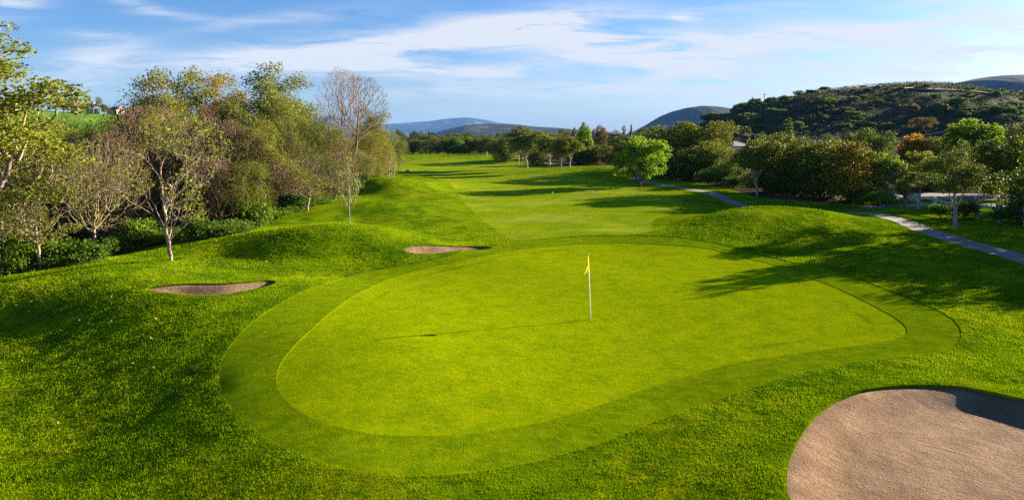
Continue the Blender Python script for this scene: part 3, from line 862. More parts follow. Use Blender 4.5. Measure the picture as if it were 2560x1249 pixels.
def plant_at(kind, var, loc, h, w, label, group=None, tint=(1, 1, 1), rz=None, bark=None, lean=0.0):
    parts, h0, w0 = LIB[kind][var % len(LIB[kind])]
    _turn[0] = (loc[0] * 12.9898 + loc[1] * 78.233) % 6.283
    o = empty(KIND_NAME[kind], loc, label, KIND_CAT.get(kind, 'tree'), group, _turn[0] if rz is None else rz)
    o.rotation_euler[1] = lean
    o.scale = (w / w0, w / w0, h / h0)
    for nm, V, me in parts:
        c = link(nm, me, o)
        t = (bark or (1, 1, 1)) if nm in ('trunk', 'stem') else tint
        c.color = (t[0], t[1], t[2], 1)
    return o


def plant(kind, var, px, Y, top, wpx, label, group=None, tint=(1, 1, 1), rz=None, sink=0.0, **kw):
    """a plant standing on the ground at photo column px and distance Y, its top at photo row top"""
    x = (px - CX) / F * Y; z = gz(x, Y) - sink
    h = EYE + (CY - top) / F * Y - z
    return plant_at(kind, var, (x, Y, z), h, wpx / F * Y, label, group, tint, rz, **kw)


def plant_on(kind, var, px, py, top, wpx, label, group=None, tint=(1, 1, 1), **kw):
    """the same, its foot at photo pixel (px, py)"""
    return plant(kind, var, px, to_ground(px, py)[1], top, wpx, label, group, tint, **kw)
# ------------------------------------------------------------------ hills and mountains
def hill_mat(name, a, b, c, s1, s2):
    t = NT(name); p = t.pos()
    col = t.mix(t.ramp(t.noise(p, s1, 5, .6), .35, .65), a, b)
    col = t.mix(t.ramp(t.noise(t.scaled(p, 1, .6, 2.0, .4), s2, 6, .65), .50, .62), col, c)
    return t.out(t.princ(col, .95, t.bump(t.noise(p, s1 * 6, 4, .7), 1.0, 1.2), .05))


def hill(prof, D, front, back, mat, label, amp, gscale, n=220, m=44, seed=0, foot=-1.5, name='hill', pw=1.0):
    prof = np.array(prof, float)
    px = np.linspace(prof[0, 0], prof[-1, 0], n)
    # smooth profile
    py = np.interp(px, prof[:, 0], prof[:, 1]); k = max(3, n // 40); ker = np.hanning(2 * k + 1); ker /= ker.sum()
    py = np.convolve(np.pad(py, k, 'edge'), ker, 'valid')
    t = np.r_[np.linspace(-1, 0, m), np.linspace(0, 1, m // 2)[1:]]
    u = (px - CX) / F; zc = EYE + (CY - py) / F * D
    Y = D + np.where(t < 0, t * front, t * back)
    X = u[None, :] * (D + (Y - D)[:, None] * .35); YY = np.repeat(Y[:, None], n, 1)
    sh = (.5 + .5 * np.cos(math.pi * np.abs(t))) ** pw
    Z = foot + (zc - foot)[None] * sh[:, None]
    g = (fbm(X * gscale, YY * gscale * .45, seed, 5) - .5) * 2
    Z = Z + amp * g * (np.sin(math.pi * np.clip(-t, 0, 1)) ** .6)[:, None] * np.clip((zc - foot) / (zc.max() - foot), .15, 1)[None]
    for _ in range(3):
        # keep the skyline where the photograph shows it, column by column of real directions
        el = (Z - EYE) / YY; cu = X / YY
        top = np.full(n, -9.0)
        for row in range(len(t)): top = np.maximum(top, np.interp(u, cu[row], el[row]))
        f = ((CY - py) / F * D + EYE - foot) / np.maximum(top * D + EYE - foot, .5)
        f = np.convolve(np.pad(np.clip(f, .5, 1.6), 3, 'edge'), np.ones(7) / 7, 'valid')
        Z = foot + (Z - foot) * f[None]
    r, c = Z.shape; i = (np.arange(r - 1)[:, None] * c + np.arange(c - 1)[None]).ravel()
    o = link(name, mesh_np(name, np.stack([X, YY, Z], -1).reshape(-1, 3), [np.c_[i, i + 1, i + c + 1, i + c]], mat))
    tag(o, label, name, None, 'structure')
    return X, YY, Z


H_FAR = hill_mat('far_mountain', (.014, .022, .016), (.040, .044, .030), (.170, .140, .095), .0015, .0009)
H_MID = hill_mat('mid_hill', (.012, .020, .010), (.026, .034, .016), (.075, .066, .036), .020, .012)
H_SCRUB = hill_mat('scrub_hill', (.028, .036, .010), (.050, .052, .016), (.078, .064, .030), .060, .035)
H_LAWN = hill_mat('lawn_hill', (.085, .190, .008), (.150, .255, .010), (.180, .250, .015), .040, .020)

hill([(-2600, 344), (-900, 310), (300, 322), (640, 318), (760, 306), (800, 287), (822, 283), (850, 287), (880, 300), (920, 314), (950, 316), (985, 308), (1005, 304), (1040, 304), (1060, 308), (1085, 304),
      (1110, 298), (1140, 290.5), (1160, 289), (1185, 290), (1200, 295), (1225, 304), (1260, 311), (1330, 318), (1420, 326), (1560, 336), (1800, 344)],
     12000, 3800, 2600, H_FAR, 'far blue bare mountain range with a rounded summit', 120, .00055, 420, 40, 3, -2, 'mountain')
hill([(1060, 345), (1088, 333), (1125, 321), (1165, 313), (1210, 309), (1255, 308.5), (1300, 312), (1340, 317), (1400, 320), (1470, 327), (1540, 335), (1640, 340), (1760, 345)],
     3500, 1000, 900, H_MID, 'low dark brown hill before the blue mountain', 20, .0025, 200, 36, 5, -2)
hill([(1540, 345), (1590, 326), (1620, 309), (1650, 291), (1680, 279), (1715, 270), (1750, 265), (1775, 264.5), (1810, 268), (1850, 276), (1900, 285), (2000, 300), (2100, 320)],
     3000, 1000, 900, H_MID, 'smooth bluish hill peeping out left of the shrubby slope', 28, .0025, 180, 36, 7, -2)
hill([(2150, 300), (2300, 240), (2370, 214), (2410, 203), (2450, 195), (2500, 189), (2560, 186), (2640, 182), (2800, 176), (3100, 178), (3600, 230)],
     2300, 900, 700, H_MID, 'high dark ridge rising behind the shrubby slope at far right', 30, .0045, 200, 40, 9, -2)
HX, HY, HZ = hill([(1600, 342), (1680, 326), (1740, 312), (1770, 303), (1800, 292), (1830, 281), (1860, 271), (1900, 262), (1935, 256), (1960, 251), (2000, 241), (2060, 229), (2120, 221), (2180, 215.5), (2250, 211), (2330, 209),
                   (2390, 212), (2430, 221), (2480, 228), (2560, 233), (2700, 236), (3000, 230), (3400, 260), (3900, 344)],
                  330, 150, 160, H_SCRUB, 'broad hillside dotted with dark chaparral shrubs', 3.2, .045, 360, 70, 11, -1.5)
LX, LY, LZ = hill([(-1400, 300), (-700, 262), (-300, 262), (0, 268), (100, 275), (150, 280), (200, 283), (250, 284.5), (300, 287), (350, 296), (430, 312), (520, 330), (640, 345)],
                  480, 190, 150, H_LAWN, 'bright grassy hill with houses on top at far left', 1.0, .03, 160, 36, 13, -1.5)


def on_grid(X, Y, Z, px, py):
    """first point of a hill met by the sight line of a photo pixel"""
    u = (px - CX) / F; el = (CY - py) / F; best = None
    cu = X / Y
    for k in range(X.shape[0]):
        z = np.interp(u, cu[k], Z[k]); y = Y[k, 0]
        if (z - EYE) / y >= el: best = (u * y, y, float(z)); break
    if best is None:
        k = int(np.argmax([(np.interp(u, cu[k], Z[k]) - EYE) / Y[k, 0] for k in range(X.shape[0])])); y = Y[k, 0]
        best = (u * y, y, float(np.interp(u, cu[k], Z[k])))
    return best


def hill_plant(kind, var, px, py, top, wpx, label, group=None, tint=(1, 1, 1), G=None, **kw):
    x, y, z = on_grid(*(G or (HX, HY, HZ)), px, py)
    h = (EYE + (CY - top) / F * y) - z + .3
    return plant_at(kind, var, (x, y, z - .3), max(h, .6), wpx / F * y, label, group, tint, **kw)


# chaparral: the largest bushes one by one, the rest as one cover
def chaparral():
    r = rs(77); k = 0
    spots = []
    while len(spots) < 285:
        px = 1760 + r.rand() * 800; py = 212 + r.rand() * 118
        x, y, z = on_grid(HX, HY, HZ, px, py)
        if z < 1.5: continue
        w = (10 + 36 * r.rand() ** 2.5) * (.75 + .5 * (py - 212) / 118)
        spots.append((px, py, w))
    tints = [(1.6, 2.3, 1.2), (1.2, 2.0, 1.0), (2.3, 1.9, 1.0), (2.0, 2.4, 1.2), (2.7, 1.7, 1.0)]
    for px, py, w in spots:
        x, y, z = on_grid(HX, HY, HZ, px, py); t = tints[r.randint(5)]
        plant_at('scrub', r.randint(3), (x, y, z - .3), w / F * y * (.38 + .2 * r.rand()), w / F * y, 'rounded chaparral shrub growing on the dark hillside', 'chaparral shrubs on the hillside', t)
    n = 17000; i = r.randint(0, HX.shape[0] * 2 // 3, n); j = r.randint(0, HX.shape[1] - 1, n); f = r.rand(n); g = r.rand(n)
    def at(A): return (A[i, j] * (1 - f) + A[i, j + 1] * f) * (1 - g) + (A[i + 1, j] * (1 - f) + A[i + 1, j + 1] * f) * g
    P = np.c_[at(HX), at(HY), at(HZ)]; P = P[(P[:, 2] > .5)]
    cl = fbm(P[:, 0] * .06, P[:, 1] * .06, 4, 3); P = P[cl > .34 + .12 * r.rand(len(P))]; m = len(P)
    V, Q, tone = leaves(r, P + np.c_[np.zeros((len(P), 2)), .2 + .9 * r.rand(len(P)) ** 2], 38, (.75, .75, .42), .27, .8, clump=fbm(P[:, 0] * .1, P[:, 1] * .1, 8, 3))
    tag(link('scrub', mesh_np('scrub', V, [Q], M['leaf_scrub'], False, {'rnd': tone})), 'low scrub covering the dark hillside between the bushes', 'scrub', None, 'stuff')


chaparral()


def track():
    C_ = [(2235, 224), (2290, 224.5), (2340, 226), (2390, 228), (2430, 231), (2470, 237), (2500, 243)]
    P = np.array([on_grid(HX, HY, HZ, *c) for c in C_]); t = np.linspace(0, len(P) - 1, 40); k = np.arange(len(P))
    P = np.c_[np.interp(t, k, P[:, 0]), np.interp(t, k, P[:, 1]), np.interp(t, k, P[:, 2])]
    V = np.concatenate([P + (0, -1.4, .15), P + (0, 1.4, .75)]); n = len(P); i = np.arange(n - 1)
    V = np.concatenate([V, P + (0, 1.4, -.6), P + (0, -1.4, -.6)])
    o = link('dirt_track', mesh_np('dirt_track', V, [np.c_[i, i + 1, n + i + 1, n + i], np.c_[n + i, n + i + 1, 2 * n + i + 1, 2 * n + i], np.c_[i + 1, i, 3 * n + i, 3 * n + i + 1]], simple('track_soil', (.26, .19, .13), .95, .2, .5)))
    tag(o, 'pale dirt track crossing the top of the shrubby hillside', 'dirt track', None, 'structure')


track()

# ------------------------------------------------------------------ left wood
GW = 'trees of the left wood'
def L(*a, **k): return plant(*a, group=GW, **k)


OL, GO, DK, BL, RS = (1.05, .90, .65), (1.5, 1.02, .38), (.50, .60, .5), (.75, .88, .95), (1.25, .85, .8)
# back row: crowns against the sky
L('cottonwood', 0, 372, 60, 170, 165, 'tall olive tree with a loose crown above the second sycamore from left', tint=OL)
L('cottonwood', 1, 462, 63, 164, 150, 'tall airy tree with dark limbs, second crown from left on the skyline', tint=(1.0, 1.0, .8), lean=-.05)
L('cottonwood', 2, 543, 66, 182, 150, 'golden olive tree right of the airy skyline tree', tint=GO)
L('willow', 0, 605, 68, 224, 150, 'low yellow green crown between golden tree and tall poplar', tint=GO)
L('poplar', 0, 655, 62, 160, 120, 'tall narrow poplar with a pale trunk, highest of the wood', tint=(.95, 1.0, .85))
L('cottonwood', 0, 712, 66, 186, 175, 'broad olive tree right behind the tall poplar', tint=(1.05, 1.02, .7))
L('willow', 1, 775, 70, 258, 140, 'blue green willow at the right shoulder of the wood', tint=BL)
L('willow', 2, 300, 58, 262, 180, 'dark green tree below the hilltop houses', tint=DK)
L('willow', 1, 210, 56, 304, 120, 'grey green willow under the gap showing the lawn hill', tint=(.95, 1.0, .9))
L('willow', 0, 20, 50, 260, 230, 'broad green tree behind the leafy sycamore at left edge', tint=(1.1, 1.1, .8))
L('cottonwood', 1, 932, 92, 268, 105, 'green tree behind the two tall bare trees', tint=(1.05, 1.0, .7))
L('willow', 2, 985, 118, 326, 66, 'small round green tree at the far end of the wood', tint=(.9, 1.0, .7))
L('willow', 0, 905, 80, 318, 120, 'tan green tree at the foot of the tall bare trees', tint=(1.3, 1.05, .7))
# middle rows
L('bare_willow', 0, 375, 46, 262, 230, 'leafless brown willow behind the middle sycamore')
L('bare_willow', 1, 560, 47, 300, 215, 'rosy leafless willow in the middle of the wood')
L('willow', 1, 470, 56, 268, 190, 'dusty green willow behind the rosy leafless willow', tint=(.95, .85, .65))
L('willow', 2, 640, 52, 288, 190, 'light green willow right of the rosy leafless willow', tint=(.95, .95, .6))
L('willow', 0, 735, 58, 276, 190, 'large green willow under the broad olive tree', tint=(.78, .80, .58))
L('bare_willow', 2, 690, 62, 262, 130, 'thin brown willow rising between two green willows')
L('willow', 1, 770, 56, 352, 150, 'dark willow shading the right part of the wood', tint=(.55, .6, .48))
L('bare_willow', 0, 838, 60, 322, 130, 'brown leafless willow beside the bare tall trees')
L('bare_willow', 1, 842, 70, 360, 105, 'low twiggy willow at the foot of the bare trees', tint=RS)
L('willow', 2, 905, 72, 372, 74, 'silvery grey green shrub willow by the lawn', tint=(1.15, 1.15, 1.3))
L('willow', 0, 945, 90, 345, 80, 'yellow green willow near the slim staked tree', tint=(1.3, 1.2, .7))
L('willow', 1, 965, 100, 368, 60, 'low yellow bush willow beside the staked tree', tint=(1.5, 1.25, .7))
L('bare_willow', 2, 270, 42, 330, 200, 'brown leafless willow left of the middle sycamore')
L('bare_willow', 1, 110, 44, 360, 240, 'twiggy leafless willow behind the first sycamore')
L('bare_willow', 0, 20, 40, 400, 200, 'leafless willow at the left edge below the leafy sycamore')
L('willow', 2, 150, 52, 292, 120, 'green willow between the left sycamores', tint=(1.0, 1.05, .8))
L('willow', 0, 440, 49, 392, 150, 'dark green willow low behind the middle sycamore', tint=(.62, .75, .6))
L('willow', 1, 600, 45.5, 400, 170, 'bright green drooping willow touching the lawn', tint=(.85, .88, .42))
L('willow', 2, 625, 47, 440, 110, 'small green drooping willow at the lawn edge', tint=(1.15, 1.2, .6))
L('bare_willow', 2, 500, 45.5, 390, 170, 'dense brown twiggy willow above the ground ivy', tint=RS)
L('bare_willow', 0, 650, 52, 395, 150, 'brown willow over the shaded hollow')
L('willow', 1, 735, 54, 415, 120, 'willow tinted dark for the shade of the hollow', tint=(.42, .5, .38))  # darkened tint puts the shaded gap of the wood into the leaf colour
L('bare_willow', 1, 800, 58, 410, 130, 'fine brown willow behind the small white stemmed tree')
L('willow', 0, 850, 66, 410, 90, 'olive willow at the foot of the bare tree pair', tint=(1.0, 1.0, .8))
L('willow', 2, 300, 44, 440, 130, 'dark shrubby willow behind the second sycamore', tint=(.6, .72, .55))
L('willow', 0, 170, 42, 470, 150, 'dark shrubby willow between first and second sycamore', tint=(.6, .72, .55))
L('willow', 1, 40, 38, 500, 150, 'dark shrubby willow left of the first sycamore', tint=(.55, .68, .55))
L('bare_willow', 0, 455, 50, 285, 150, 'brown leafless willow left of the rosy one')
L('bare_willow', 2, 625, 48, 330, 140, 'brown leafless willow right of the rosy one')
L('bare_willow', 1, 330, 52, 268, 150, 'brown leafless willow in front of the dark green tree')
L('bare_willow', 2, 178, 47, 345, 160, 'brown leafless willow under the gap showing the lawn hill', tint=(1.1, 1.1, .8))
L('cottonwood', 2, 425, 51, 236, 105, 'slim olive tree rising between two brown willows', tint=OL)
L('bare_willow', 1, 520, 50, 262, 110, 'tall brown willow left of the pale poplar', tint=(1.1, .9, .8))
L('poplar', 0, 592, 51, 256, 78, 'slim pale poplar in the middle of the wood', tint=(.8, .85, .6))
L('cottonwood', 0, 690, 55, 246, 110, 'dark olive tree under the broad olive tree', tint=(.75, .75, .5))
L('bare_willow', 0, 722, 53, 330, 115, 'brown willow before the large green willow')
L('cottonwood', 1, 655, 48, 305, 115, 'dusty green tree above the bright drooping willow', tint=(.85, .82, .5))
L('bare_willow', 2, 700, 50.5, 395, 115, 'low brown willow right of the bright drooping willow', tint=(1.1, .9, .8))
L('bare_willow', 1, 545, 44.5, 400, 110, 'brown willow left of the bright drooping willow', tint=(1.1, .9, .8))
L('cottonwood', 2, 330, 47, 300, 105, 'olive tree just left behind the lone sycamore', tint=(.9, .85, .55))
L('cottonwood', 0, 190, 45, 350, 100, 'olive tree between the two left sycamores', tint=(.9, .88, .55))
L('willow', 0, 268, 54, 288, 90, 'dark green tree right of the gap showing the lawn hill', tint=(.7, .78, .5))
# tall bare pair
plant('bare_cottonwood', 0, 846, 72, 170, 118, 'tall leafless tree with a fine grey crown, left of the pair', 'tall bare trees', lean=.03, rz=.6)
plant('bare_cottonwood', 1, 880, 75, 188, 138, 'tall leafless tree leaning right, right of the pair', 'tall bare trees', lean=.10, rz=0.0)
# sycamores at the edge of the lawn
GS = 'nearly bare sycamores along the wood'
plant_on('bare_sycamore', 0, 100, 673, 385, 230, 'nearly bare sycamore with a straight pale trunk, nearest to left edge', GS, rz=.3)
plant_on('bare_sycamore', 1, 237, 646, 345, 230, 'nearly bare forked sycamore, second from the left edge', GS, rz=1.9)
plant_on('bare_sycamore', 2, 427, 653, 285, 270, 'pale barked sycamore alone on the lawn, trunk leaning left', GS, rz=0.0, lean=-.06)
plant_on('bare_sycamore', 1, 768, 527, 388, 165, 'small white stemmed tree with twiggy crown at the wood edge', GS, rz=4.0)
plant('leafy_sycamore', 0, -70, 29, 52, 470, 'tall sycamore in fresh yellow green leaf at the left edge', rz=1.0)
plant('bare_sycamore', 2, -5, 33, 300, 330, 'wide twiggy sycamore with yellow green leaves at the left edge', rz=3.6)
plant_on('sapling', 0, 873, 560, 385, 62, 'slim young tree standing on the left mound', 'young trees on the lawn')
plant_on('sapling', 1, 979, 447, 372, 36, 'thin young tree tied between two stakes', 'young trees on the lawn', tint=(1, .7, .5))


def undergrowth():
    r = rs(41)
    edge = [(-40, 690), (40, 684), (120, 672), (200, 660), (280, 640), (350, 624), (420, 609), (500, 600), (575, 588), (640, 570), (690, 548), (735, 530), (800, 512), (860, 496), (885, 480), (903, 470), (925, 445), (948, 425)]
    words = ['first', 'second', 'third', 'fourth', 'fifth', 'sixth', 'seventh', 'eighth', 'ninth', 'tenth', 'eleventh', 'twelfth', 'thirteenth', 'fourteenth', 'fifteenth', 'sixteenth', 'seventeenth', 'eighteenth']
    tn = [(1.0, 1, .7), (1.3, 1.2, .7), (1.3, 1.5, .6), (.8, .85, .6)]
    E = np.array([to_ground(*p) for p in edge])
    for i, (x, y) in enumerate(E):
        y2 = y + .9; x2 = x - .5
        plant_at('shrub', i, (x2, y2, gz(x2, y2) - .1), (.6, 1.5, .9, 2.0)[(i * 7) % 4] * (.8 + .4 * r.rand()), 1.8 + 1.8 * r.rand(), 'leafy green shrub, %s along the lawn edge of the left wood' % words[i], 'shrubs along the left wood edge', tn[i % 4])
    # ivy and litter under the trees
    n = 2600; k = r.randint(0, len(E) - 1, n); t = r.rand(n)[:, None]; P = E[k] * (1 - t) + E[k + 1] * t
    d = r.rand(n) ** 1.3 * 7.5; P = P + np.c_[-.45 * d, .89 * d] + r.randn(n, 2) * .12
    z = ground_h(P[:, 0], P[:, 1]) + .12 + .35 * r.rand(n) * np.clip(d, .2, 1.5)
    V, Q, tone = leaves(r, np.c_[P, z], 15, (.22, .22, .13), .12, .8)
    tag(link('undergrowth', mesh_np('undergrowth', V, [Q], M['leaf_shrub'], False, {'rnd': tone})), 'tangled green ground cover under the left wood', 'undergrowth', None, 'stuff')


undergrowth()

# ------------------------------------------------------------------ right wood
GR = 'trees of the right wood'
def R(*a, **k): return plant(*a, group=GR, **k)


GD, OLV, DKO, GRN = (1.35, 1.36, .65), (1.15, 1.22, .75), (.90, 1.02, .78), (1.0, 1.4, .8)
plant_on('maple', 0, 1601, 467, 342, 122, 'bright green round tree standing alone beside the cart path')
R('oak', 0, 1690, 100, 306, 160, 'tall dark oak right behind the bright green tree', tint=OLV)
R('oak', 1, 1768, 99, 304, 150, 'tall olive oak left of the palm trees', tint=GD)
R('oak', 2, 1640, 106, 332, 120, 'dark oak peeping out over the bright green tree', tint=DKO)
R('low_oak', 3, 1795, 90, 355, 140, 'golden topped oak below the two palms', tint=GD)
R('low_oak', 0, 1826, 82, 392, 110, 'low bushy oak beside the bend of the path', tint=GRN)
R('low_oak', 2, 1725, 90, 372, 130, 'dark oak in the shade right of the bright green tree', tint=DKO)
R('low_oak', 1, 1680, 93, 400, 100, 'low dark oak touching the bright green tree', tint=DKO)
R('stem_oak', 0, 1893, 67, 350, 112, 'oak with a pale bare trunk near the path bend', tint=OLV, rz=.4)
R('oak', 3, 1950, 73, 333, 120, 'oak directly right of the pale trunked oak', tint=GD)
R('oak', 0, 2012, 69, 345, 130, 'round oak, second right of the pale trunked oak', tint=OLV)
R('oak', 1, 2075, 66, 352, 130, 'round golden oak, third right of the pale trunked oak', tint=GD)
R('low_oak', 2, 2126, 62.5, 352, 150, 'large golden brown oak left of the leafy sycamores', tint=(1.5, 1.1, .6))
R('low_oak', 3, 1985, 67, 398, 120, 'low dark oak in front of the round oaks', tint=DKO)
R('low_oak', 0, 2050, 65, 402, 120, 'low shaded oak left of the golden brown oak', tint=DKO)
R('low_oak', 2, 1930, 70.5, 410, 110, 'shaded oak close behind the pale trunk', tint=DKO)
R('oak', 1, 2188, 78, 320, 92, 'dark pointed tree behind the leafy sycamores', tint=(.8, 1.0, .8))
R('oak', 3, 2138, 88, 332, 62, 'small dark treetop left of the dark pointed tree', tint=(.85, 1.1, .8))
R('oak', 2, 2080, 92, 338, 66, 'small dark treetop above the third round oak', tint=(.85, 1.05, .8))
R('young_leafy', 0, 2216, 61, 376, 84, 'fresh green young sycamore left of the orange tree', tint=(.85, 1.05, .8))
R('young_leafy', 1, 2262, 58, 448, 42, 'small yellow green sapling by the rail fence', tint=(1, 1.05, .8))
R('young_leafy', 1, 2300, 63, 378, 92, 'thin leafy sycamore in front of the orange tree', tint=(.9, .95, .8))
R('young_leafy', 0, 2268, 66, 400, 70, 'thin leafy sycamore standing between road and fence', tint=(.9, .95, .8))
R('maple', 1, 2290, 95, 336, 96, 'rusty orange tree among the green crowns', tint=(2.1, .68, .5))
R('spreading', 0, 2388, to_ground(2388, 568)[1] - .6, 374, 165, 'spreading dark tree with a bare grey trunk by the path', tint=(.8, .92, .8), rz=.9)
R('low_oak', 1, 2345, 74, 392, 86, 'small dark oak behind the spreading tree', tint=OLV)
R('maple', 0, 2432, 98, 300, 135, 'lime green tree behind the utility pole', tint=(.85, .75, .6))
R('maple', 1, 2482, 92, 342, 76, 'lime green tree right of the utility pole', tint=(1.0, .95, .8))
R('low_oak', 0, 2440, 80, 352, 90, 'olive oak below the lime green tree', tint=OLV)
R('oak', 2, 2530, 62, 338, 150, 'dark oak near the right end of the fence', tint=(.8, .9, .8))
R('low_oak', 3, 2478, 68, 366, 110, 'olive oak left of the dark oak by the fence end', tint=OLV)
R('oak', 0, 2575, 67, 300, 130, 'tall dark oak at the right end of the wood', tint=(.75, .85, .8))
R('low_oak', 1, 2590, 50, 420, 150, 'low dark oak over the fence end', tint=DKO)
R('low_oak', 2, 2640, 46, 400, 170, 'dark oak standing just past the fence end', tint=DKO)
hill_plant('oak', 3, 2304, 334, 293, 58, 'rust brown tree at the foot of the shrubby hill', None, (1.7, 1.0, .6))
R('spruce', 0, 1974, 150, 296, 38, 'dark spruce at the foot of the shrubby hill', tint=(.9, 1.2, .9))
for i, (px, Y, top, w, t, lb) in enumerate([
    (1842, 140, 352, 60, DKO, 'dark tree left of the white roof'), (1905, 120, 352, 60, OLV, 'dark tree right of the second palm'),
    (2240, 110, 350, 60, (1.2, 1.0, .8), 'olive tree left behind the orange tree'), (2345, 125, 345, 70, OLV, 'olive tree right behind the orange tree'),
    (2380, 118, 352, 70, (1.0, 1.2, .8), 'green tree left of the utility pole'), (2520, 115, 330, 80, (1.1, 1.1, .8), 'olive tree at the foot of the hill, right of the lime trees'),
    (1640, 150, 318, 70, DKO, 'dark tree behind the tall oaks'), (1600, 165, 330, 60, OLV, 'dark tree above the bright green tree'), (1555, 150, 338, 70, DKO, 'dark tree left above the bright green tree')]):
    R('oak', i, px, Y, top, w, lb, tint=t)
# shrubs
plant_on('shrub', 0, 2150, 508, 462, 90, 'large dark green shrub by the path', 'shrubs by the fence', (.9, 1.25, .7))
plant_on('shrub', 1, 2185, 514, 474, 80, 'mid green shrub between path and fence', 'shrubs by the fence', (1.1, 1.5, .7))
plant_on('shrub', 2, 2214, 519, 486, 52, 'small bright shrub at the near end of the fence', 'shrubs by the fence', (1.4, 1.9, .8))
plant_on('shrub', 0, 2352, 545, 508, 60, 'dark shrub behind the grey trunk', 'shrubs by the fence', (.7, .8, .7))
plant_on('shrub', 1, 2410, 548, 500, 60, 'dark shrub right of the grey trunk', 'shrubs by the fence', (.7, .8, .7))
plant_on('shrub', 1, 2545, 560, 500, 110, 'broad dark shrub at the right end of the fence', 'shrubs by the fence', (.65, .75, .7))
for i, (px, py, top) in enumerate([(1712, 452, 420), (1770, 462, 425), (1845, 478, 440), (1940, 488, 445), (1985, 490, 450), (2040, 492, 448), (2095, 494, 452)]):
    plant_on('shrub', i, px, py, top, 66, 'dark undergrowth bush, %s along the shaded right wood' % ['first', 'second', 'third', 'fourth', 'fifth', 'sixth', 'seventh'][i], 'bushes under the right wood', (.7, .8, .65))
# trees standing off the right side, throwing shade over path and green
for i, (x, y, h, w, kd, lb) in enumerate([
    (32.0, 39.0, 7.3, 3.3, 'young_leafy', 'slim leafy tree on the grass beyond the lower end of the path'), (38.1, 37.8, 6.6, 6.5, 'oak', 'larger oak past the lower end of the path'),
    (38.3, 42.3, 6.9, 7.0, 'oak', 'oak between path end and fence end'), (38.0, 34.0, 5.9, 5.5, 'oak', 'tall oak far out past the path end'),
    (40.6, 31.0, 5.6, 5.5, 'oak', 'oak right of the near bunker, far out'), (22.1, 17.0, 4.0, 1.7, 'stem_oak', 'small oak right of the near bunker')]):
    plant_at(kd, i, (x, y, gz(x, y)), h, w, lb, 'oaks off the right side', OLV)

# ------------------------------------------------------------------ oaks by the fairway and the far treeline
GF = 'oaks standing beside the fairway'
for i, (px, py, top, w, t, lb) in enumerate([
    (1318, 420, 328, 92, OLV, 'broad oak with a pale trunk, first of the fairway oaks'), (1374, 419, 338, 72, GD, 'forked pale stemmed oak, second of the fairway oaks'),
    (1402, 422, 350, 52, OLV, 'narrow white stemmed oak, third of the fairway oaks'), (1424, 419, 340, 66, GD, 'golden oak with white trunk, last of the fairway oaks'),
    (1296, 411, 340, 60, (1.0, .95, .8), 'shaded oak left of the first fairway oak'), (1505, 412, 362, 46, (.9, .9, .8), 'small pale trunked oak between fairway oaks and bright tree')]):
    plant_on('stem_oak', i, px, py, top, w, lb, GF, t)
for i, (px, Y, top, w, kd, t, lb) in enumerate([
    (1303, 155, 314, 62, 'oak', (1.0, .95, .7), 'tall oak rising behind the fairway oaks'), (1345, 160, 332, 60, 'low_oak', DKO, 'dark oak in the gap right of the tall oak'),
    (1395, 165, 334, 60, 'low_oak', OLV, 'dark oak behind the white stems'), (1461, 168, 318, 38, 'maple', (1.15, 1.1, .7), 'lime green egg shaped tree in the treeline'),
    (1460, 185, 306, 30, 'oak', DKO, 'dark treetop behind the lime green tree'), (1498, 180, 314, 36, 'oak', (1.2, .75, .7), 'dark reddish round tree right of the lime green tree'),
    (1450, 140, 372, 60, 'low_oak', DKO, 'low dark oak under the lime green tree'), (1485, 138, 362, 66, 'low_oak', DKO, 'dark oak left of the small pale trunked oak'),
    (1535, 132, 362, 76, 'low_oak', (1.0, .9, .75), 'dull oak right of the small pale trunked oak'), (1265, 150, 345, 60, 'low_oak', DKO, 'dark oak left end of the fairway oaks'),
    (1560, 128, 352, 70, 'low_oak', DKO, 'dark oak touching the bright green tree on its left'), (1345, 140, 372, 60, 'low_oak', DKO, 'low dark oak behind the first two fairway oaks')]):
    plant(kd, i, px, Y, top, w, lb, 'treeline behind the fairway oaks', t)
ORD = ['first', 'second', 'third', 'fourth', 'fifth', 'sixth', 'seventh', 'eighth', 'ninth', 'tenth', 'eleventh', 'twelfth', 'thirteenth', 'fourteenth', 'fifteenth', 'sixteenth', 'seventeenth', 'eighteenth', 'nineteenth', 'twentieth']
r_ = rs(6)
row = [(1010, 250, 352, 38, DKO), (1034, 246, 346, 40, (1.1, .9, .7)), (1056, 246, 350, 36, GRN), (1076, 240, 343, 38, DKO), (1098, 232, 346, 42, (1.3, 1.0, .6)), (1120, 228, 342, 44, GRN), (1142, 226, 345, 38, (1.2, 1.5, .7)),
       (1160, 232, 339, 36, OLV), (1178, 232, 340, 40, GD), (1202, 230, 344, 40, (1.1, 1.45, .7)), (1224, 226, 340, 42, OLV), (1246, 214, 348, 42, DKO), (1268, 206, 340, 40, DKO)]
for i, (px, Y, top, w, t) in enumerate(row):
    plant('low_oak', i, px, Y, top, w * 1.25, 'round oak, %s from the left in the far treeline' % ORD[i], 'far treeline across the fairway', t)
row2 = [(1020, 300, 338, 40), (1045, 320, 336, 44), (1070, 300, 334, 40), (1096, 310, 337, 44), (1130, 300, 334, 44), (1168, 310, 333, 44), (1206, 300, 335, 44), (1240, 300, 333, 44), (1275, 290, 330, 44),
        (1330, 280, 327, 44), (1372, 280, 328, 40), (1412, 270, 323, 40), (1440, 270, 326, 36), (1520, 250, 330, 40), (1548, 240, 327, 44), (1590, 240, 324, 44), (1625, 230, 318, 44)]
for i, (px, Y, top, w) in enumerate(row2):
    plant('low_oak', i + 1, px, Y, top, w * 1.2, 'dark treetop, %s from the left along the horizon' % ORD[i], 'dark trees along the horizon', (.75, .78, .8))
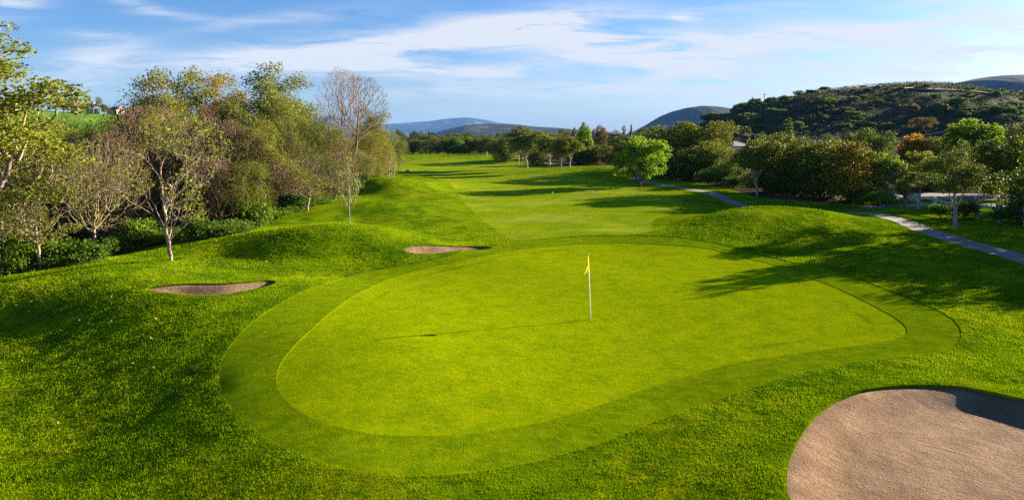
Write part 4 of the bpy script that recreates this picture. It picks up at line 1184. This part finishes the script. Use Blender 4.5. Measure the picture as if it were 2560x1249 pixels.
for i, (px, Y, top, w, lb) in enumerate([(998, 340, 325, 26, 'dark gum tree left of the white far building'), (1033, 350, 327, 24, 'dark gum tree right of the white far building'), (1052, 350, 329, 24, 'dark gum tree, middle of the far three'), (1078, 345, 329, 28, 'dark gum tree, right end of the far three')]):
    plant('oak', i, px, Y, top, w, lb, 'gum trees on the horizon', (.5, .5, .6))
# palms, cypresses and single trees on the skyline
GP = 'fan palms'
for i, (px, Y, top, w, lb) in enumerate([(1803, 118, 303, 24, 'taller fan palm with shaggy trunk beside the utility pole'), (1866, 112, 315, 25, 'shorter fan palm right of the white roof'), (1560, 240, 313, 10, 'tiny fan palm on the horizon near the dark cypress'),
                                       (1436, 240, 318, 10, 'tiny fan palm left of the lime green egg shaped tree'), (1420, 245, 322, 10, 'tiny fan palm, left one of the skyline pair'), (1512, 240, 319, 9, 'tiny fan palm right of the reddish round tree')]):
    plant('palm', 0, px, Y, top, w, lb, GP)
plant('cypress', 0, 1578, 200, 311, 7, 'thin dark cypress on the skyline', 'cypresses', DKO)
hill_plant('cypress', 0, 1882, 271, 243, 6, 'taller cypress of the pair on the hill shoulder', 'cypresses', DKO)
hill_plant('cypress', 0, 1888, 270, 248, 5, 'shorter cypress of the pair on the hill shoulder', 'cypresses', DKO)
for px, py, top, w, lb in [(1846, 278, 260, 24, 'round green tree on the hill shoulder'), (1864, 274, 262, 14, 'small tree left of the cypress pair'), (1996, 243, 226, 26, 'dark tree on the hill skyline'), (2016, 240, 232, 22, 'low tree right of the dark skyline tree'),
                           (1906, 264, 255, 14, 'small bush tree at the skyline pole'), (2425, 224, 217, 34, 'bright green bush near the hilltop track'), (2465, 229, 223, 26, 'smaller bright bush near the hilltop track')]:
    hill_plant('oak', 1, px, py, top, w, lb, 'trees on the shrubby hill', GRN if 'bright' not in lb else (1.2, 2.2, .8))

def fallen_leaves():
    r = rs(88); P = []
    for px0, py0, sx, sy, n in ((210, 720, 120, 25, 70), (60, 760, 60, 50, 30), (430, 680, 90, 14, 40), (160, 1010, 130, 90, 40), (430, 860, 160, 60, 24), (560, 640, 60, 12, 24)):
        for _ in range(n):
            px, py = px0 + r.randn() * sx, max(py0 + r.randn() * sy, 655); Y = EYE * F / (py - CY) * 1.0
            x, y = to_ground(px, py); P.append((x, y, gz(x, y) + .035))
    V, Q, tone = leaves(r, np.array(P), 1, (.02, .02, .006), .085, .8)
    tag(link('leaf_litter', mesh_np('leaf_litter', V, [Q], M['leaf_dead'], False, {'rnd': tone})), 'dry fallen leaves strewn over the rough grass at left', 'fallen leaves', None, 'stuff')


fallen_leaves()

# ------------------------------------------------------------------ houses
M['wall_w'] = simple('pale_wall', (.55, .50, .44), .8, .08); M['wall_b'] = simple('grey_wall', (.20, .22, .26), .8, .1)
M['roof_r'] = simple('red_roof', (.22, .095, .06), .85, .25, 3); M['roof_d'] = simple('dark_roof', (.07, .065, .065), .85, .25, 3)
M['roof_w'] = simple('white_roof', (.36, .33, .30), .7, .08)
M['glass'] = simple('window_glass', (.035, .045, .06), .08, .1, 1, .6)
M['trim'] = simple('white_trim', (.70, .68, .64), .6, .05)


def house(x, y, z, w, d, h, rz, wall, roof, label, group, rh=2.2, floors=2, chim=True):
    o = empty('house', (x, y, z), label, 'house', group, rz)
    MB().box((0, 0, h / 2 - .75), (w, d, h + 1.5)).build('wall', wall, o)
    e = .5; rb = MB()
    V = [(-w / 2 - e, -d / 2 - e, h), (w / 2 + e, -d / 2 - e, h), (w / 2 + e, d / 2 + e, h), (-w / 2 - e, d / 2 + e, h), (-w / 2 + 1.2, 0, h + rh), (w / 2 - 1.2, 0, h + rh)]
    rb.add(V, [[(0, 1, 5, 4), (2, 3, 4, 5)], [(1, 2, 5), (3, 0, 4)], [(3, 2, 1, 0)]])
    ro = rb.build('roof', roof, o)
    if chim: MB().box((w * .28, .4, h + rh * .75), (1.0, .9, 2.2)).box((w * .28, .4, h + rh * .75 + 1.2), (1.25, 1.15, .22)).build('chimney', M['trim'], ro)
    nw = max(2, int(w / 3))
    for f in range(floors):
        for k in range(nw):
            cx = -w / 2 + w * (k + .5) / nw; cz = h / floors * (f + .52)
            wn = MB().box((cx, -d / 2 - .03, cz), (1.5, .12, 1.35)).build('window', M['trim'], o)
            MB().box((cx, -d / 2 - .07, cz), (1.25, .08, 1.1)).build('pane', M['glass'], wn)
    dr = MB().box((w * .5 - 1.2, -d / 2 - .04, 1.05), (1.0, .1, 2.1)).build('door', M['wall_b'], o)
    return o


def hill_house(px, py, wpx, hpx, *a, **k):
    x, y, z = on_grid(LX, LY, LZ, px, py)
    return house(x, y, z, wpx / F * y, 9, hpx / F * y, *a, **k)


GH = 'houses on the lawn hill'
hill_house(222, 282, 34, 17, .15, M['wall_b'], M['roof_d'], 'grey two storey house with dark roof, left of the hilltop houses', GH)
hill_house(290, 287, 26, 12, -.1, M['wall_w'], M['roof_r'], 'pale house with red roof, right of the hilltop houses', GH)
hill_house(28, 274, 40, 18, .1, M['wall_w'], M['roof_r'], 'pale house half hidden by the leafy sycamore at left edge', GH)
GT = 'trees on the lawn hill'
for i, (px, py, top, w, kd, t, lb) in enumerate([(160, 281, 254, 16, 'oak', (1.1, .8, .7), 'dark upright tree, leftmost on the lawn hill'), (182, 282, 262, 22, 'oak', DKO, 'round dark tree left of the grey house'), (248, 284, 243, 22, 'cottonwood', BL, 'thin tall tree between the hilltop houses'),
                                             (262, 286, 261, 22, 'oak', (1.2, 1.0, .6), 'golden tree right of the grey house'), (240, 286, 270, 14, 'oak', DKO, 'small dark tree before the grey house'), (318, 290, 268, 26, 'oak', OLV, 'olive tree right of the red roof')]):
    hill_plant(kd, i, px, py, top, w, lb, GT, t, G=(LX, LY, LZ))
xh = (1838 - CX) / F * 135
house(xh, 135, gz(xh, 135), 3.0, 6, 4.0, .1, M['wall_w'], M['roof_w'], 'low white building with pale roof between the two palms', None, .9, 1, False)
xh = (1014 - CX) / F * 380
house(xh, 380, 0, 9.5, 8, 5.4, 0, M['wall_w'], M['roof_w'], 'small white building far off among the gum trees', None, 1.2, 1, False)
xh = (2232 - CX) / F * 98
house(xh, 98, gz(xh, 98), 7.5, 7, 2.9, -.1, M['wall_b'], M['roof_r'], 'low dark house behind the leafy sycamores at the road', None, 1.4, 1, False)

# ------------------------------------------------------------------ poles, wires, fence, small things
M['wood_dark'] = simple('weathered_timber', (.10, .075, .055), .9, .3, 8); M['wood_teal'] = simple('painted_post', (.27, .32, .29), .75, .2, 9)
M['wire'] = simple('cable', (.42, .44, .46), .5, .05); M['stake'] = simple('stake_wood', (.30, .24, .17), .9, .2)
M['white'] = simple('white_plastic', (.78, .77, .72), .4, .04); M['stone'] = simple('stone', (.22, .20, .17), .9, .35, 5, .2, 0, .03, 14)


def utility_pole(x, y, z, h, label, arm=2.4, rz=0.0):
    o = empty('utility_pole', (x, y, z), label, 'utility pole', 'utility poles', rz)
    MB().tube([(0, 0, -.3), (0, 0, h)], [.17, .12], 8).build('pole', M['wood_dark'], o)
    a = MB().box((0, -.16, h - .6), (arm, .10, .14)).build('crossarm', M['wood_dark'], o)
    for k in (-.45, -.15, .15, .45):
        MB().tube([(k * arm, -.16, h - .53), (k * arm, -.16, h - .36)], [.05, .04], 6).build('insulator', M['white'], a)
    return (x, y, z + h - .35)


def from_px(px, Y, top, z=None):
    x = (px - CX) / F * Y; z = gz(x, Y) if z is None else z
    return x, Y, z, EYE + (CY - top) / F * Y - z


pA = utility_pole(*from_px(1813, 116, 318), 'utility pole close beside the taller fan palm', 1.8)
pB = utility_pole(*from_px(2392, 108, 318), 'utility pole with a crossarm before the lime green tree', 2.4)
pC = utility_pole(*from_px(2490, 88, 353), 'lower utility pole with a long crossarm at right', 2.6)
hx, hy, hz = on_grid(HX, HY, HZ, 1911, 262)
utility_pole(hx, hy, hz, EYE + (CY - 234) / F * hy - hz, 'utility pole standing on the hill skyline', 1.4)
pD = (60.0, 104.0, 7.3)


def wire(a, b, sag, rad, label):
    a = np.array(a); b = np.array(b); t = np.linspace(0, 1, 24)[:, None]
    P = a * (1 - t) + b * t; P[:, 2] -= (4 * sag * t * (1 - t))[:, 0]
    tag(MB().tube(P, rad, 5).build('power_line', M['wire'], None, True), label, 'power line', 'power lines')


wire(pA, pB, 1.9, .045, 'sagging power line between the palm side pole and the crossarm pole')
wire(pB, (110.0, 92.0, pB[2] + .4), .6, .045, 'power line running right from the crossarm pole')
wire(pB, pC, .5, .025, 'short wire between the two poles at right')
wire((-5, 240, 7.5), pA, 1.5, .03, 'thin power line running left from the palm side pole')


def fence():
    pts = [(2232, 502), (2262, 513), (2296, 522), (2337, 532), (2384, 541), (2442, 548), (2500, 556), (2565, 566)]
    g = [to_ground(*p) for p in pts]
    o = empty('rail_fence', (g[0][0], g[0][1], gz(*g[0])), 'pale green post and rail fence between sidewalk and path', 'fence')
    o0 = np.array(o.location)
    for x, y in g:
        z = gz(x, y); b = np.array((x, y, z)) - o0
        MB().box(b + (0, 0, .55), (.20, .20, 1.3)).box(b + (0, 0, 1.22), (.24, .24, .05)).build('post', M['wood_teal'], o)
    for hz_ in (.55, 1.0):
        for p, q in zip(g[:-1], g[1:]):
            a = np.array((*p, gz(*p) + hz_)) - o0; b = np.array((*q, gz(*q) + hz_)) - o0; d = unit(b - a)
            MB().tube([a + d * .1, b - d * .1], [.06, .06], 6).build('rail', M['wood_teal'], o)


fence()
for k, px in enumerate((973, 985)):
    x, y = to_ground(px, 447); o = MB().tube([(0, 0, -.2), (0, 0, 1.9)], [.05, .045], 7).build('stake', M['stake']); o.location = (x, y, gz(x, y))
    tag(o, 'wooden support stake %s of the thin young tree' % ('left', 'right')[k], 'stake', 'stakes of the young tree')
for k, (px, py) in enumerate(((1381, 484.5), (1481, 483))):
    x, y = to_ground(px, py); o = MB().box((0, 0, .08), (.18, .14, .16)).tube([(0, 0, .16), (0, 0, .2)], [.07, .04], 8).build('tee_marker', M['white']); o.location = (x, y, gz(x, y))
    tag(o, 'small white marker block on the shaded fairway, %s one' % ('left', 'right')[k], 'marker', 'fairway markers')
x, y = to_ground(1217, 389); o = MB().box((0, 0, .5), (.32, .25, 1.1)).box((0, 0, 1.08), (.4, .33, .08)).build('marker_post', M['white']); o.location = (x, y, gz(x, y))
tag(o, 'pale marker post at the far end of the fairway', 'marker post')


def boulder():
    r = rs(9); n1, n2 = 14, 9; V = []
    for i in range(n2 + 1):
        for j in range(n1):
            th = math.pi * i / n2; ph = 2 * math.pi * j / n1; d = np.array((math.sin(th) * math.cos(ph), math.sin(th) * math.sin(ph), math.cos(th)))
            s = 1 / (np.abs(d) ** 3).sum() ** (1 / 3); V.append(d * s * np.array((.42, .3, .40)) * (1 + .10 * (r.rand() - .5)) + (0, 0, .26))
    Q = [(i * n1 + j, i * n1 + (j + 1) % n1, (i + 1) * n1 + (j + 1) % n1, (i + 1) * n1 + j) for i in range(n2) for j in range(n1)]
    x, y = to_ground(1019, 432); o = link('boulder', mesh_np('boulder', V, [np.array(Q)[:, ::-1]], M['stone'])); o.location = (x, y, gz(x, y)); o.scale = (.85, .85, .85)
    tag(o, 'squarish brown stone lying on the lawn near the staked tree', 'stone')


boulder()

# ------------------------------------------------------------------ flagstick
def flag_cloth():
    t = NT('flag_cloth'); p = t.n('ShaderNodeTexCoord').outputs['Object']
    col = t.mix(t.noise(p, 9, 3), (.88, .68, .012), (.92, .78, .030))
    d = t.princ(col, .7, t.bump(t.noise(p, 40, 3), .4, .006), .2); tr = t.n('ShaderNodeBsdfTranslucent', {'Color': col}).outputs[0]
    mx = t.n('ShaderNodeMixShader', {0: .6}); t.put(mx.inputs[1], d); t.put(mx.inputs[2], tr)
    return t.out(mx.outputs[0])


def flagstick():
    x, y = to_ground(1477, 795); z = gz(x, y) - .065
    o = empty('golf_flag', (x, y, z), 'white flagstick with a limp yellow flag standing in the hole', 'golf flag')
    k = 2.13; tl = -.09
    MB().tube([(0, 0, -.12), (tl * .5, 0, k * .5), (tl, 0, k)], [.018, .017, .015], 10).build('pole', M['white'], o, True)
    MB().tube([(tl, 0, k - .01), (tl, 0, k + .035)], [.026, .02], 10).build('tip', simple('tip', (.25, .14, .05), .5), o, True)
    # limp cloth: hoist edge on the pole, fly end gathered and hanging
    n1, n2 = 13, 17; V = []
    for i in range(n2):
        a = i / (n2 - 1)
        for j in range(n1):
            b = j / (n1 - 1)
            zz = k - .03 - a * .47 - b * (.40 - .30 * a) * (.4 + .6 * b) - .03 * b * a
            out = .015 - .235 * b ** .8 * (.30 + .70 * a)
            V.append((tl * (zz / k) + out, -.03 + out * 1.15 - .05 * math.sin(b * 7.0 + a * 2.5) * b ** .5, zz))
    Q = [(i * n1 + j, i * n1 + j + 1, (i + 1) * n1 + j + 1, (i + 1) * n1 + j) for i in range(n2 - 1) for j in range(n1 - 1)]
    fl = link('flag', mesh_np('flag', V, [np.array(Q)], flag_cloth()), o)
    md = fl.modifiers.new('thickness', 'SOLIDIFY'); md.thickness = .004
    t = np.linspace(0, 2 * math.pi, 15)[:-1]; c = np.array(V[11 * n1 + 6]) + (0, -.02, 0)
    em = MB().tube([c + (0, 0, 0), c + (0, -.006, 0)], [.013, .013], 12).build('emblem', simple('emblem', (.55, .20, .02), .6), fl)
    # the cup
    cp = MB().tube([(0, 0, -.15), (0, 0, .004)], [.056, .056], 20, False).build('liner', M['white'], o, True)
    MB().tube([(0, 0, -.006), (0, 0, .007)], [.075, .058], 20, True).build('cup_shade_disc', simple('cup_shadow', (.02, .025, .01), .9), o, True)  # capped dark disc, the shaded inside of the cup put in as colour


flagstick()

# ------------------------------------------------------------------ air
def haze():
    t = NT('haze_air')
    v = t.n('ShaderNodeVolumePrincipled', {'Color': (.14, .36, .82, 1), 'Density': HAZE, 'Anisotropy': -.1})
    o = t.n('ShaderNodeOutputMaterial'); t.nt.links.new(v.outputs[0], o.inputs['Volume'])
    t.m.cycles.volume_sampling = 'EQUIANGULAR'; t.m.cycles.homogeneous_volume = True
    b = MB().box((0, 8000, 220), (40000, 17000, 460)).build('haze', t.m)
    tag(b, 'thin blue haze lying over the far hills', 'haze', None, 'stuff')


HAZE = .48e-4
haze()

# ------------------------------------------------------------------ sky, sun and camera
w = bpy.data.worlds.new('World'); sc.world = w; w.use_nodes = True
t = NT('', w)
sky = t.n('ShaderNodeTexSky', sky_type='NISHITA', sun_disc=False, sun_elevation=SUN_EL, sun_rotation=SUN_AZ, air_density=1.0, dust_density=.6, ozone_density=2.2)
hs = t.n('ShaderNodeHueSaturation', {'Saturation': 1.15, 'Value': .66, 'Color': t.mix(1.0, sky, (.80, .91, 1.22), 'MULTIPLY')})
b1 = t.n('ShaderNodeBackground', {'Color': hs, 'Strength': .05})
d = t.n('ShaderNodeSeparateXYZ'); t.put(d.inputs[0], t.n('ShaderNodeTexCoord').outputs['Generated'])
yy = t.math('MAXIMUM', d.outputs[1], .04)
A = t.math('DIVIDE', d.outputs[0], yy); E = t.math('DIVIDE', d.outputs[2], yy)      # tangents of bearing and height
cv = t.n('ShaderNodeCombineXYZ', {0: A, 1: E, 2: 0.0}).outputs[0]
warp = t.noise(t.scaled(cv, 3, 9, 1), 1.0, 3, .5)
Ew = t.math('ADD', E, t.math('MULTIPLY', t.math('SUBTRACT', warp, .5), .030))
dens = None
# cirrus banks: bearing and height of the centre, half length, half thickness (photo pixels), tilt, weight
for px, py, rx, ry, tilt, wt in [(960, 118, 520, 34, 5.5, .95), (760, 160, 330, 22, -1, .8), (1320, 62, 230, 40, 6, .85), (1080, 178, 260, 26, -4, .55), (1560, 120, 300, 40, -9, .65), (1900, 105, 420, 44, 3, .55), (1650, 165, 260, 26, -12, .5), (2150, 80, 300, 26, 6, .45), (1420, 150, 240, 20, 10, .5), (620, 60, 160, 14, 8, .3), (440, 40, 110, 12, -6, .3), (2350, 120, 260, 30, -5, .5),
                                 (2250, 190, 480, 60, 0, .55), (1500, 215, 420, 26, 2, .40), (2500, 50, 260, 70, -12, .55), (240, 145, 130, 40, 8, .55), (250, 95, 90, 16, -6, .4), (170, 225, 170, 26, 0, .45), (20, 5, 90, 30, 5, .7),
                                 (340, 12, 80, 12, -12, .4), (1700, 50, 34, 12, 0, .5), (1880, 30, 200, 16, 4, .3), (1200, 235, 400, 22, 0, .3), (1980, 250, 400, 30, 0, .4), (1800, 115, 70, 14, -15, .35), (800, 45, 200, 30, 8, .18), (1000, 300, 500, 30, 0, .25)]:
    a0, e0 = (px - CX) / F, (CY - py) / F; ca, sa = math.cos(math.radians(tilt)), math.sin(math.radians(tilt))
    da = t.math('SUBTRACT', A, a0); de = t.math('SUBTRACT', Ew, e0)
    p = t.math('DIVIDE', t.math('ADD', t.math('MULTIPLY', da, ca), t.math('MULTIPLY', de, sa)), rx / F)
    q = t.math('DIVIDE', t.math('SUBTRACT', t.math('MULTIPLY', de, ca), t.math('MULTIPLY', da, sa)), ry / F)
    g = t.math('EXPONENT', t.math('MULTIPLY', t.math('ADD', t.math('MULTIPLY', p, p), t.math('MULTIPLY', q, q)), -1.0))
    g = t.math('MULTIPLY', g, wt); dens = g if dens is None else t.math('ADD', dens, g)
n1 = t.noise(t.scaled(cv, 5.5, 46, 1, -.09), 1.0, 8, .62, .8); n2 = t.noise(t.scaled(cv, 26, 120, 1, -.12), 1.0, 5, .6, .6)
wis = t.math('ADD', t.math('MULTIPLY', t.ramp(n1, .26, .62), 1.45), t.math('MULTIPLY', t.math('SUBTRACT', n2, .5), .5))
cov = t.math('MULTIPLY', dens, wis, clamp=True)
fade = t.ramp(E, .0, .03)
front = t.ramp(d.outputs[1], .05, .25)
cov = t.math('MULTIPLY', t.math('MULTIPLY', t.math('MULTIPLY', cov, fade), front), .92)
b2 = t.n('ShaderNodeBackground', {'Color': (.93, .95, 1.0, 1), 'Strength': CLOUD if 'CLOUD' in globals() else .19})
mx = t.n('ShaderNodeMixShader'); t.put(mx.inputs[0], cov); t.put(mx.inputs[1], b1.outputs[0]); t.put(mx.inputs[2], b2.outputs[0])
ow = t.n('ShaderNodeOutputWorld'); t.nt.links.new(mx.outputs[0], ow.inputs[0])
w.cycles.sampling_method = 'MANUAL'; w.cycles.sample_map_resolution = 512

sun = bpy.data.lights.new('sun', 'SUN'); sun.energy = 5.0; sun.angle = math.radians(.4); sun.color = (1.0, .86, .66)
so = bpy.data.objects.new('sun', sun); C.objects.link(so); so.location = (60, 20, 40)
dv = np.array((math.sin(SUN_AZ) * math.cos(SUN_EL), math.cos(SUN_AZ) * math.cos(SUN_EL), math.sin(SUN_EL)))
so.rotation_euler = (math.pi / 2 - SUN_EL, 0, math.pi - SUN_AZ)
so['kind'] = 'helper'

cam = bpy.data.cameras.new('camera'); cam.sensor_width = 36; cam.lens = 36 * F / 2560; cam.shift_y = -(624.5 - CY) / 2560; cam.clip_start = .1; cam.clip_end = 40000
co = bpy.data.objects.new('camera', cam); C.objects.link(co); co.location = (0, 0, EYE); co.rotation_euler = (math.pi / 2, 0, 0); sc.camera = co

vs = sc.view_settings; sc.display_settings.display_device = 'sRGB'
vs.view_transform = 'Standard'; vs.look = 'None'; vs.gamma = 1.0; vs.use_curve_mapping = False; vs.exposure = 2.3
cy = sc.cycles
cy.use_denoising = False; cy.denoiser = 'OPENIMAGEDENOISE'; cy.use_adaptive_sampling = True; cy.adaptive_threshold = .004
cy.max_bounces = 6; cy.diffuse_bounces = 1; cy.glossy_bounces = 1; cy.transmission_bounces = 3; cy.transparent_max_bounces = 4; cy.volume_bounces = 0
cy.caustics_reflective = False; cy.caustics_refractive = False; cy.sample_clamp_indirect = 1.5
